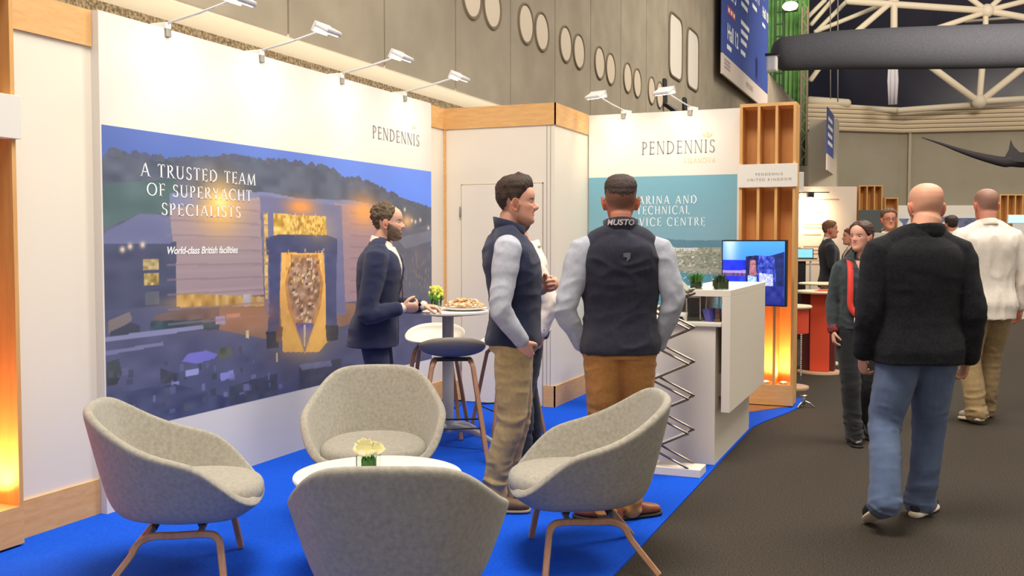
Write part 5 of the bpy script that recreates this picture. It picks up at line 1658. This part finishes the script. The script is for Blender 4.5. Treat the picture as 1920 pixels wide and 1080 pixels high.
    for n, s in (('L', -1), ('R', 1)):
        yaw, pitch = g('foot' + n, (-s * .15, 0.0))
        up, col_, so = shoe_parts(J[n + 'a'], yaw, pitch, sh.get('kind'))
        dz = J[n + 'a'][2] - .085
        lift = 0
        sv = np.array(so[0]); lift = -sv[:, 2].min()
        mv = lambda S_: (np.array(S_[0]) + np.array([0, 0, lift]), S_[1])
        u = link_mesh('shoe', fuse([mv(up), mv(col_)] if sh.get('boot') else [mv(up)], .006, 3), sh['mat'], root, True)
        mobj('sole', *mv(so), sh['sole'], u, True)
    # tops: list of dicts
    for t in look['tops']:
        gr = t.get('grow', .014)
        S = []
        if not t.get('sleeves_only'):
            S.append(torso_solid(P, t.get('hem', .90), 1.492, gr, t.get('flare', 0), wide=t.get('wide', 1), deep=t.get('deep', 1), belly=t.get('belly', 0)))
            # shoulder yoke
            S.append(tube([J['Ls'] + np.array([.03, 0, -.005]), (J['Ls'] + neck) / 2 + np.array([0, 0, .016]), neck + np.array([0, 0, .018]), (J['Rs'] + neck) / 2 + np.array([0, 0, .016]), J['Rs'] + np.array([-.03, 0, -.005])], [.052 + gr * .6, .058 + gr * .6, .062 + gr * .5, .058 + gr * .6, .052 + gr * .6], 18, sub=3))
        if not t.get('sleeves_only'):
            S.append(tube([neck + np.array([0, -.040, -.12]), neck + np.array([0, -.030, -.04]), neck + np.array([0, -.020, .032])], [.075 + gr * .5, .070 + gr * .4, .055 + gr * .4], 18, sub=3))
        if t.get('sleeves'):
            q = t['sleeves']
            for n, s in (('L', -1), ('R', 1)):
                sh_, e, w = J[n + 's'], J[n + 'e'], J[n + 'w']
                u = (e - sh_) / np.linalg.norm(e - sh_); f = (w - e) / np.linalg.norm(w - e)
                endp = w - f * t.get('cuff', .0)
                pts = [sh_ * .55 + neck * .45 - np.array([0, 0, .03]), sh_ + u * .01, sh_ * .5 + e * .5, e - u * .03, e + f * .03, e * .45 + w * .55, endp]
                S.append(tube(pts, [.05 + gr * .4, q[0], q[1], q[2], q[2], q[3], q[4]], 18, sub=3))
        me = fuse(S, vx, t.get('smooth', 5))
        jl = [J['Le'], J['Re']]
        def arm_mask(c, t=t):
            m = np.full(len(c), t.get('body_fold', .35))
            for e in jl: m = np.maximum(m, np.exp(-((c - e) ** 2).sum(1) / .02))
            return m
        folds(me, t.get('amp', .006), t.get('stretch', (9, 9, 14)), look.get('seed', 1) + 3, arm_mask)
        if t.get('open'):
            # the front hangs open in a narrow V: the cloth there sinks behind the shirt
            c = get_co(me); tz0, half = t['open']
            fr = c[:, 1] - np.array([spine(z_)[1] for z_ in c[:, 2]])
            hw = half * np.clip((c[:, 2] - tz0) / (1.48 - tz0), 0, 1) ** .8 + t.get('gap', 0) * (c[:, 2] < tz0 + .15)
            w = (np.abs(c[:, 0] - sp[0]) < hw) & (fr > .02)
            c[:, 1] -= np.where(w, .034, 0)
            set_co(me, c)
        o = link_mesh(t['name'], me, t['mat'], root, True)
        if t.get('collar'):
            # standing or folded collar: a band round the neck
            ck = t['collar']
            n_ = 40; th = np.linspace(0, 2 * np.pi, n_, endpoint=False)
            gap = ck.get('gap', .5)
            rr = []
            a = np.linspace(gap, 2 * math.pi - gap, n_)      # 0 = front, leaves the throat open
            V = []; F = []
            prof = ck['prof']        # (radius, height) up the band
            for k, (r_, h_) in enumerate(prof):
                for aa in a:
                    fr_ = math.cos(aa)
                    V.append(neck + np.array([g('head_x', 0.0) * .7, 0, 0]) + np.array([r_ * math.sin(aa) * 1.05, r_ * (math.cos(aa) * 1.08) + .012 + ck.get('fwd', 0) * h_, h_ + .022 - (.034 if fr_ > 0 else .022) * fr_ - (ck.get('point', 0) if k == len(prof) - 1 and (aa == a[0] or aa == a[-1]) else 0)]))
            for k in range(len(prof) - 1):
                for j in range(n_ - 1):
                    F.append((k * n_ + j, k * n_ + j + 1, (k + 1) * n_ + j + 1, (k + 1) * n_ + j))
            oc = mobj('collar', V, F, ck.get('mat', t['mat']), o, True)
            so_ = oc.modifiers.new('cloth', 'SOLIDIFY'); so_.thickness = ck.get('thick', .005); so_.offset = 0
            if ck.get('text'):
                txt, size, mtx, ctr = ck['text']
                Vt, Ft = font_mesh(txt, size, shear=.2, bold=.001)
                r_ = ck['text_r']; hh = ck['text_h']
                VV = []
                for p in Vt:
                    aa = math.pi + ctr - p[0] / r_        # wraps round the back of the neck
                    q_ = r_ + .006
                    VV.append(neck + np.array([q_ * math.sin(aa) * 1.05, q_ * math.cos(aa) * 1.08 + .012, hh + .044 + p[1]]))
                mobj('collar_lettering', VV, Ft, mtx, oc)
    root['_pose'] = 0; del root['_pose']
    return root, J, P, neck, hx, spine

# ------------------------------------------------------------------ the people in the picture
def fabric(name, rgb, rgb2=None, scale=160, con=.25, rough=.9, bump=(500, .35), sheen=.15, det=3):
    return mat(name, rgb, rough, noise=((rgb2 or tuple(min(255, int(v * 1.18 + 4)) for v in rgb)), scale, det, con), bump=bump, sheen=sheen, spec=.2)
F_NAVY = fabric('navy_suit_cloth', (30, 36, 64), (40, 46, 76))
F_VEST = fabric('navy_softshell', (25, 30, 58), (34, 40, 68), 60)
F_VEST2 = fabric('dark_navy_softshell', (30, 30, 46), (40, 40, 56), 60)
F_WSHIRT = fabric('white_shirt_cloth', (226, 214, 200), (236, 226, 212), 40)
F_GSHIRT = fabric('pale_grey_blue_shirt', (166, 169, 180), (184, 186, 196), 40)
F_KHAKI = fabric('khaki_cotton', (172, 146, 102), (190, 164, 118), 50)
F_TAN = fabric('tan_cotton', (182, 124, 62), (200, 140, 76), 50)
F_JEANS = fabric('blue_denim', (74, 90, 122), (104, 120, 150), 9, .3, bump=(700, .4), det=6)
F_BLACK = fabric('black_wool', (24, 24, 32), (36, 36, 44), 90)
F_BLKTR = fabric('black_trouser_cloth', (24, 25, 27), (34, 35, 37), 60)
F_FLEECE = fabric('dark_navy_fleece', (13, 13, 19), (30, 30, 35), 70, .2, bump=(260, .8), sheen=.05)
F_DSHIRT = fabric('dark_slate_shirt', (50, 58, 62), (64, 72, 76), 50)
F_PKHAKI = fabric('stone_khaki_cotton', (148, 124, 84), (166, 140, 100), 40)
L_BROWN = mat('brown_leather', (82, 52, 34), .4, noise=((110, 74, 48), 30, 3, .3), spec=.5)
L_DBROWN = mat('dark_tan_suede', (98, 74, 50), .8, noise=((120, 92, 64), 60, 3, .3))
L_TAN = mat('tan_leather', (140, 76, 34), .45, noise=((164, 96, 48), 30, 3, .3))
L_BLACK = mat('black_leather', (22, 22, 22), .3)
L_CANVAS = mat('dark_navy_canvas', (38, 36, 44), .8)
L_WHITE = mat('white_sneaker_upper', (206, 196, 178), .7, noise=((180, 168, 148), 20, 2, .2))
S_DARK = mat('dark_rubber', (40, 34, 30), .7)
S_WHITE = mat('white_rubber', (228, 214, 190), .6)
S_GUM = mat('beige_rubber', (150, 130, 104), .7)

def plain(x): return lambda d, z: x
HAIR_QUIFF = dict(line=[(0, .192), (30, .194), (52, .184), (68, .158), (80, .128), (88, .100), (97, .102), (108, .138), (122, .092), (150, .066), (180, .058)],
                  thick=lambda d, z: .005 + .018 * max(0, min(1, (z - .165) / .05)) + .012 * max(0, 1 - d / 50) * max(0, min(1, (z - .17) / .04)) + .004 * max(0, min(1, (z - .10) / .04)), noise=.003, stretch=(90, 30, 60), soft=.03)
HAIR_CROP = dict(line=[(0, .195), (50, .185), (75, .15), (88, .120), (100, .135), (115, .148), (140, .130), (180, .122)], thick=lambda d, z: .003 + .011 * max(0, min(1, (z - .17) / .05)), noise=.0015, stretch=(140, 140, 140), soft=.06)
HAIR_CURLY = dict(line=[(0, .229), (22, .226), (40, .219), (52, .196), (60, .165), (72, .140), (82, .112), (92, .096), (102, .112), (112, .140), (124, .088), (150, .060), (180, .052)],
                  thick=lambda d, z: .006 + .013 * max(0, min(1, (z - .07) / .07)) * max(0, min(1, (d - 60) / 40)) + .004 * max(0, min(1, (z - .15) / .06)), noise=.012, stretch=(75, 75, 75))
HAIR_TIED = dict(line=[(0, .210), (12, .207), (30, .196), (48, .176), (62, .150), (76, .124), (90, .098), (105, .084), (130, .070), (180, .058)], thick=lambda d, z: .012 + .008 * max(0, min(1, (d - 70) / 40)), noise=.003, stretch=(30, 30, 140))
HAIR_SHORT = dict(line=[(0, .198), (45, .188), (70, .155), (84, .120), (97, .115), (110, .140), (125, .09), (180, .062)], thick=lambda d, z: .009 + .008 * max(0, min(1, (z - .16) / .05)), noise=.005, stretch=(70, 70, 70))

COLLAR_UP = [(.070, -.030), (.074, .0), (.078, .035), (.083, .072)]
COLLAR_SHIRT = [(.064, -.02), (.064, .03), (.064, .054), (.070, .050), (.079, .018), (.084, .006)]

# man in the navy suit
r_, J, P, nk, hx, sp = person('man in navy suit and white shirt with short beard, standing by the high table', (-3.52, 6.116, ZC), heading(.924, .381), 1.765,
    dict(lean=.035, head_fwd=.050, head_z=-.008, nod=-.06, Re=(.265, -.060, 1.02), Rw=(.175, .175, 1.065), Le=(-.235, .04, 1.06), Lw=(-.10, .30, 1.065), deep=1.18, wide=1.06, hipy=-.03,
         handR=((-.10, 1, .05), (-.85, .0, .5), (.35, .2, .95), dict(curl=(.75, .85, .95, 1.0), thumb=.4)),
         handL=((.05, 1, -.12), (.1, 0, -1), (1, 0, 0), dict(curl=(.35, .45, .5, .55), thumb=.2, spread=.1))),
    dict(skin=(226, 176, 148), hair=HAIR_CURLY, hair_rgb=(84, 70, 54), stubble=(.88, (92, 74, 58)), beard=.005, seed=3,
         trousers=dict(mat=F_NAVY, r=(.098, .092, .074, .066, .060, .066)), shoes=dict(mat=L_BLACK, sole=S_DARK),
         tops=[dict(name='shirt', mat=F_WSHIRT, hem=.95, grow=.010, sleeves=(.06, .054, .046, .040, .037), cuff=-.012, collar=dict(prof=COLLAR_SHIRT, gap=.35, thick=.004)),
               dict(name='jacket', mat=F_NAVY, hem=.785, grow=.028, flare=.09, sleeves=(.086, .078, .068, .057, .050), cuff=.022, amp=.009, open=(1.02, .125), gap=.012)]), vox=.005)
# phone in his right hand and the badge on its cord
hw = J['Rw']
ph = MB().box(-.006, .006, -.036, .036, -.012, .012, .003).build('phone', mat('black_phone', (16, 14, 18), .25))
ph.parent = None
wp = lambda p, root: Matrix.Translation(root.location) @ Matrix.Rotation(root.rotation_euler[2], 4, 'Z') @ Matrix.Scale(root.scale[0], 4) @ Vector(p)
ph.location = wp(hw + np.array([-.030, .098, .012]), r_); ph.rotation_euler = (.5, .2, r_.rotation_euler[2])
tag(ph, 'small black phone held in the right hand of the man in navy suit', 'phone')
bd = MB().box(.045, .10, .165, .168, 1.02, 1.10, .001); o = bd.build('badge', mat('badge_card', (214, 190, 160), .5), r_)
mb = MB(); mb.tube([(.03, .075, 1.46), (.05, .14, 1.36), (.07, .168, 1.22), (.072, .168, 1.10)], .0045, 6, sub=4); mb.build('lanyard', mat('dark_red_cord', (70, 32, 40), .7), r_, True)

# man in beige trousers, side on
r_, J, P, nk, hx, sp = person('man in navy vest and beige trousers, side on before the white door', (-2.133, 5.175, ZC), heading(.924, .381), 1.85,
    dict(lean=-.005, head_fwd=.045, head_z=-.006, nod=-.02, hipy=.02, Re=(.265, -.065, 1.10), Rw=(.200, .055, .930), Le=(-.25, .06, 1.17), Lw=(-.07, .165, 1.205), deep=1.1, wide=1.0, shoulder=.176,
         Ra=(.095, -.100, .085), Rk=(.100, -.005, .49), La=(-.10, -.035, .085), Lk=(-.098, .03, .49), footR=(-.06, 0), footL=(.12, 0),
         handR=((-.55, .25, -.80), (-.9, .0, .2), (.0, .9, .4), dict(curl=(.5, .5, .5, .5))),
         handL=((.55, .65, .25), (.75, -.6, .1), (-.1, .2, 1), dict(curl=(1.0, 1.05, 1.1, 1.15), thumb=.5))),
    dict(skin=(228, 170, 144), hair=HAIR_QUIFF, hair_rgb=(50, 37, 29), stubble=(.25, (150, 100, 80)), fuzz=(.6, (112, 82, 64), [(0, .26), (60, .2), (78, .14), (88, .098), (98, .10), (108, .138), (122, .088), (150, .06), (180, .052)]), seed=5,
         trousers=dict(mat=F_KHAKI, r=(.104, .096, .078, .072, .066, .068), amp=.012), shoes=dict(mat=L_DBROWN, sole=S_GUM, boot=True),
         tops=[dict(name='shirt', mat=F_GSHIRT, hem=.95, grow=.008, sleeves=(.076, .068, .058, .048, .042), cuff=.0, amp=.010, collar=dict(prof=[(.060, -.01), (.061, .03), (.066, .055)], gap=.4, thick=.004)),
               dict(name='vest', mat=F_VEST, hem=.90, grow=.026, amp=.008, body_fold=.7, collar=dict(prof=COLLAR_UP, gap=.42, thick=.008))]), vox=.005)

# man with the white shirt half hidden
r_, J, P, nk, hx, sp = person('man in white shirt and black trousers, half hidden behind the man in beige trousers', (-2.515, 6.419, ZC), heading(-.924, -.381), 1.73,
    dict(lean=.02, head_fwd=.105, Le=(-.235, -.150, 1.13), Lw=(-.205, -.075, .915), Re=(.235, -.03, 1.13), La=(-.10, .05, .085), Lk=(-.098, .045, .49), deep=1.05,
         handL=((.2, .35, -.9), (.9, .1, .1), (0, .9, .4), dict(curl=(.4, .4, .45, .5))), handR=((0, .2, -1), (-1, 0, 0), (0, 1, 0))),
    dict(skin=(206, 150, 126), hair=HAIR_SHORT, hair_rgb=(60, 46, 38), seed=8,
         trousers=dict(mat=F_BLACK, r=(.098, .092, .076, .068, .062, .066)), shoes=dict(mat=L_BLACK, sole=S_DARK),
         tops=[dict(name='shirt', mat=F_WSHIRT, hem=.92, grow=.018, sleeves=(.078, .070, .060, .050, .045), cuff=.01, amp=.011, collar=dict(prof=COLLAR_SHIRT, gap=.35, thick=.004))]), vox=.006)
MB().ball(J['Lw'] + np.array([-.046, -.02, .03]), .007, 5).build('cufflink', L_BLACK, r_, True)

# man with his back turned
r_, J, P, nk, hx, sp = person('man in navy vest and tan trousers with his back turned and hands in pockets', (-1.490, 5.116, ZC), math.radians(22.4), 1.84,
    dict(lean=.0, head_fwd=.03, Le=(-.292, -.055, 1.115), Lw=(-.195, .035, .925), Re=(.275, -.045, 1.165), Rw=(.205, .04, .925), wide=1.05, shoulder=.180, deep=1.0,
         La=(-.055, .0, .085), Lk=(-.085, .03, .49), Ra=(.060, .07, .085), Rk=(.092, .05, .49), footL=(1.05, 0), footR=(-1.1, 0),
         handL=((.35, .3, -.85), (.9, 0, .2), (0, 1, .2), dict(curl=(.5, .5, .5, .5))), handR=((-.35, .3, -.85), (-.9, 0, .2), (0, 1, .2), dict(curl=(.5, .5, .5, .5))), ear=1.5),
    dict(skin=(206, 134, 106), hair=HAIR_CROP, hair_rgb=(52, 40, 36), fuzz=(.75, (98, 70, 56), [(0, .195), (70, .155), (85, .12), (100, .13), (125, .09), (180, .068)]), seed=9,
         trousers=dict(mat=F_TAN, r=(.102, .090, .076, .070, .066, .072), grow=.008, amp=.011), shoes=dict(mat=L_TAN, sole=S_DARK, boot=True),
         tops=[dict(name='shirt', mat=F_GSHIRT, hem=.95, grow=.008, sleeves=(.078, .070, .060, .050, .044), cuff=.0, amp=.010),
               dict(name='vest', mat=F_VEST2, hem=.885, grow=.026, amp=.007, body_fold=.7, collar=dict(prof=COLLAR_UP, gap=.5, thick=.008, text=('MUSTO', .040, mat('pale_print', (200, 190, 186), .6), .12), text_r=.0825, text_h=.030))]), vox=.005)
em = MB(); yb = -.163
Q = [(-.022, .0), (.024, .004), (.022, -.026), (.004, -.044), (.006, -.022), (-.016, -.016)]
em.prism([(a + .012, 1.405 + b) for a, b in Q], 'y', -.1475, -.143)
eo = em.build('vest_emblem', mat('grey_print', (96, 94, 100), .6), r_)

# bald man walking away
r_, J, P, nk, hx, sp = person('bald man in dark navy fleece and blue jeans walking away along the aisle', (-.032, 5.716), math.radians(22.4), 1.84,
    dict(lean=.03, head_fwd=.05, head_x=.055, head_z=-.022, nod=-.06, Le=(-.260, -.02, 1.12), Lw=(-.262, .05, .885), Re=(.262, -.05, 1.12), Rw=(.270, .01, .865), wide=1.10, shoulder=.178, deep=1.12, neck=.078,
         La=(-.225, -.19, .165), Lk=(-.150, .03, .52), Ra=(.095, .16, .085), Rk=(.118, .12, .49), footL=(.05, -.55), footR=(-.75, 0),
         handL=((.1, .35, -.9), (.95, .1, .1), (.1, .9, .3), dict(curl=(.5, .55, .6, .65))), handR=((-.1, .35, -.9), (-.95, .1, .1), (-.1, .9, .3), dict(curl=(.5, .55, .6, .65))), ear=1.2),
    dict(skin=(216, 158, 128), brow=(150, 120, 90), seed=12,
         trousers=dict(mat=F_JEANS, r=(.112, .104, .086, .080, .082, .090), grow=.012, amp=.009, drop=.022), shoes=dict(mat=L_CANVAS, sole=S_WHITE, kind='sneaker'),
         tops=[dict(name='jacket', mat=F_FLEECE, hem=.845, grow=.034, sleeves=(.088, .080, .070, .062, .056), cuff=.0, amp=.008, belly=.02, flare=.04, collar=dict(prof=[(.088, -.03), (.089, .005), (.088, .032), (.085, .048)], gap=.3, thick=.010))]), vox=.005)

# tall man in white shirt further on
r_, J, P, nk, hx, sp = person('tall man in loose white shirt and khaki trousers walking away at the right edge', (.472, 9.22), math.radians(22.4), 1.95,
    dict(lean=.02, head_fwd=.035, wide=1.06, deep=1.1, La=(-.105, -.10, .10), Lk=(-.11, .03, .49), Ra=(.105, .20, .085), Rk=(.11, .15, .49), footL=(.1, -.12), footR=(-.6, 0), Le=(-.285, -.03, 1.13), Re=(.285, -.03, 1.13), Lw=(-.285, .04, .88), Rw=(.285, .02, .88),
         handL=((.1, .3, -.9), (.95, .1, .1), (.1, .9, .3)), handR=((-.1, .3, -.9), (-.95, .1, .1), (-.1, .9, .3)), ear=1.3, neck=.068),
    dict(skin=(212, 142, 118), fuzz=(.7, (124, 98, 86), [(0, .25), (60, .22), (75, .15), (100, .14), (130, .085), (180, .07)]), brow=(110, 90, 76), seed=15,
         trousers=dict(mat=F_PKHAKI, r=(.112, .106, .090, .082, .078, .082), amp=.013), shoes=dict(mat=L_WHITE, sole=S_WHITE, kind='sneaker'),
         tops=[dict(name='shirt', mat=F_WSHIRT, hem=.80, grow=.036, flare=.03, sleeves=(.088, .080, .072, .060, .052), cuff=.0, amp=.009, stretch=(11, 11, 4), body_fold=.9, collar=dict(prof=COLLAR_SHIRT, gap=.35, thick=.005))]), vox=.006)

# woman walking towards the camera
r_, J, P, nk, hx, sp = person('woman in dark shirt and black trousers with red strap, walking towards the camera', (-.455, 7.975), heading(.30, -.95), 1.665,
    dict(lean=.0, head_fwd=.03, yaw=-.75, Re=(.215, -.03, 1.14), Rw=(.215, .04, .905), Le=(-.22, -.03, 1.14), Lw=(-.22, -.02, .89), wide=.90, deep=.95, shoulder=.158, neck=.052,
         Ra=(.06, .13, .085), Rk=(.085, .10, .49), La=(-.10, -.16, .12), Lk=(-.095, .04, .49), footL=(.1, -.3), footR=(-.05, 0), nose=.55, head=.95, jaw=.86,
         handR=((-.05, .2, -1), (-.95, .1, .0), (-.1, .95, .2), dict(s=.9, curl=(.4, .45, .5, .55))), handL=((.05, .1, -1), (.95, .1, .0), (.1, .95, .2), dict(s=.9))),
    dict(skin=(222, 166, 142), hair=HAIR_TIED, hair_rgb=(66, 42, 32), seed=18,
         trousers=dict(mat=F_BLKTR, r=(.098, .092, .078, .074, .076, .084)), shoes=dict(mat=L_BLACK, sole=S_DARK),
         extra_head=[('hair_bun', tube([(0, -.090, .10), (0, -.120, .085), (0, -.128, .04), (0, -.118, -.02), (.01, -.108, -.06)], [.034, .036, .032, .026, .014], 14, sub=4), mat('hair_66_42_32', (66, 42, 32)))],
         tops=[dict(name='shirt', mat=F_DSHIRT, hem=.92, grow=.014, sleeves=(.066, .060, .052, .046, .042), cuff=.0, amp=.008, body_fold=.7, open=(1.33, .052), collar=dict(prof=COLLAR_SHIRT, gap=.85, thick=.004))]), vox=.005)
M_RED = mat('red_webbing', (226, 62, 52), .6)
V = []; F = []
path = catmull([(.085, -.12, 1.40), (.088, -.05, 1.485), (.092, .03, 1.475), (.098, .095, 1.40), (.105, .132, 1.25), (.105, .138, 1.12), (.07, .138, 1.055), (.03, .135, 1.035)], 6)
for i, p in enumerate(path):
    t = path[min(i + 1, len(path) - 1)] - path[max(i - 1, 0)]; w = np.cross(t, (0, 1, 0.25)); w /= np.linalg.norm(w)
    V += [p + w * .024, p - w * .024]
for i in range(len(path) - 1): F.append((2 * i, 2 * i + 1, 2 * i + 3, 2 * i + 2))
so = mobj('red_strap', V, F, M_RED, r_, True).modifiers.new('thickness', 'SOLIDIFY'); so.thickness = .006
MB().box(.02, .075, .140, .143, .965, 1.02, .001).tube([(.047, .14, 1.04), (.047, .141, 1.02)], .003, 6).build('badge', mat('white_badge', (236, 230, 222), .4), r_)
w_ = J['Rw']; d_ = J['Re'] - w_; d_ /= np.linalg.norm(d_)
MB().tube([w_ + d_ * .0, w_ + d_ * .035], [.045, .047], 16).build('cuff', mat('red_patterned_cuff', (150, 50, 52), .7, noise=((60, 40, 44), 60, 1, .1)), r_, True)

# people far behind
def extra(label, loc, rz, h, skin, hair, hair_rgb, top, trousers, **pose):
    return person(label, loc, rz, h, dict(handL=((.1, .3, -.9), (.95, .1, .1), (.1, .9, .3)), handR=((-.1, .3, -.9), (-.95, .1, .1), (-.1, .9, .3)), **pose),
                  dict(skin=skin, hair=hair, hair_rgb=hair_rgb, seed=len(label), trousers=dict(mat=trousers), shoes=dict(mat=L_BLACK, sole=S_DARK),
                       tops=[dict(name='shirt', mat=F_WSHIRT, hem=.95, grow=.010, sleeves=(.06, .054, .046, .040, .037), collar=dict(prof=COLLAR_SHIRT, gap=.35, thick=.004)),
                             dict(name='jacket', mat=top, hem=.84, grow=.026, sleeves=(.078, .070, .062, .053, .048), cuff=.015, open=(1.02, .085), gap=.01)]), vox=.008)
extra('man in dark jacket and beige trousers with folded arms before the text covered wall', (-1.294, 15.25), heading(.924, .25), 1.81, (198, 134, 108), HAIR_SHORT, (92, 62, 46), F_BLACK, F_PKHAKI,
      Re=(.25, .0, 1.14), Rw=(.05, .20, 1.14), Le=(-.25, .02, 1.14), Lw=(-.03, .22, 1.18))
extra('person in dark red jacket talking to the man with folded arms', (-1.02, 15.72), heading(-.92, -.3), 1.70, (206, 146, 120), HAIR_SHORT, (84, 44, 36), fabric('dark_red_cloth', (62, 24, 28), (80, 34, 38)), F_BLACK, head_fwd=.05)
r_, J, P, nk, hx, sp = extra('man with glasses facing the camera behind the tall cabinet', (-.45, 13.87), heading(.30, -.95), 1.93, (206, 142, 116), HAIR_SHORT, (92, 66, 48), F_BLACK, F_BLACK)
mb = MB()
for s in (-1, 1):
    pts = [(s * .032 + .020 * math.cos(t), .098, .118 + .015 * math.sin(t)) for t in np.linspace(0, 6.283, 15)]
    mb.tube([hx(np.array(p)) for p in pts], .0022, 6)
    mb.tube([hx(np.array((s * .052, .097, .12))), hx(np.array((s * .076, .0, .118)))], .0022, 6)
mb.tube([hx(np.array((-.012, .099, .12))), hx(np.array((.012, .099, .12)))], .0022, 6)
mb.build('glasses', M_BLACK, r_, True)
extra('dark haired man in black seen from behind between the bald man and the tall man', (.37, 17.45), math.radians(20), 1.92, (206, 142, 116), HAIR_SHORT, (48, 38, 34), F_BLACK, F_BLACK)
cb = empty('tall_cabinet', (-.46, 13.25, 0), math.atan2(.381, .9245), 'tall pale cabinet with dark slots behind the woman', 'cabinet')
MB().box(-.22, .32, 0, .35, 0, 1.62, .006).build('body', mat('pale_cabinet', (190, 176, 160), .6), cb)
for k in range(2): MB().box(-.10, .10, -.004, .02, 1.44 - k * .10, 1.49 - k * .10).build('dark_slot', M_BLACK, cb)
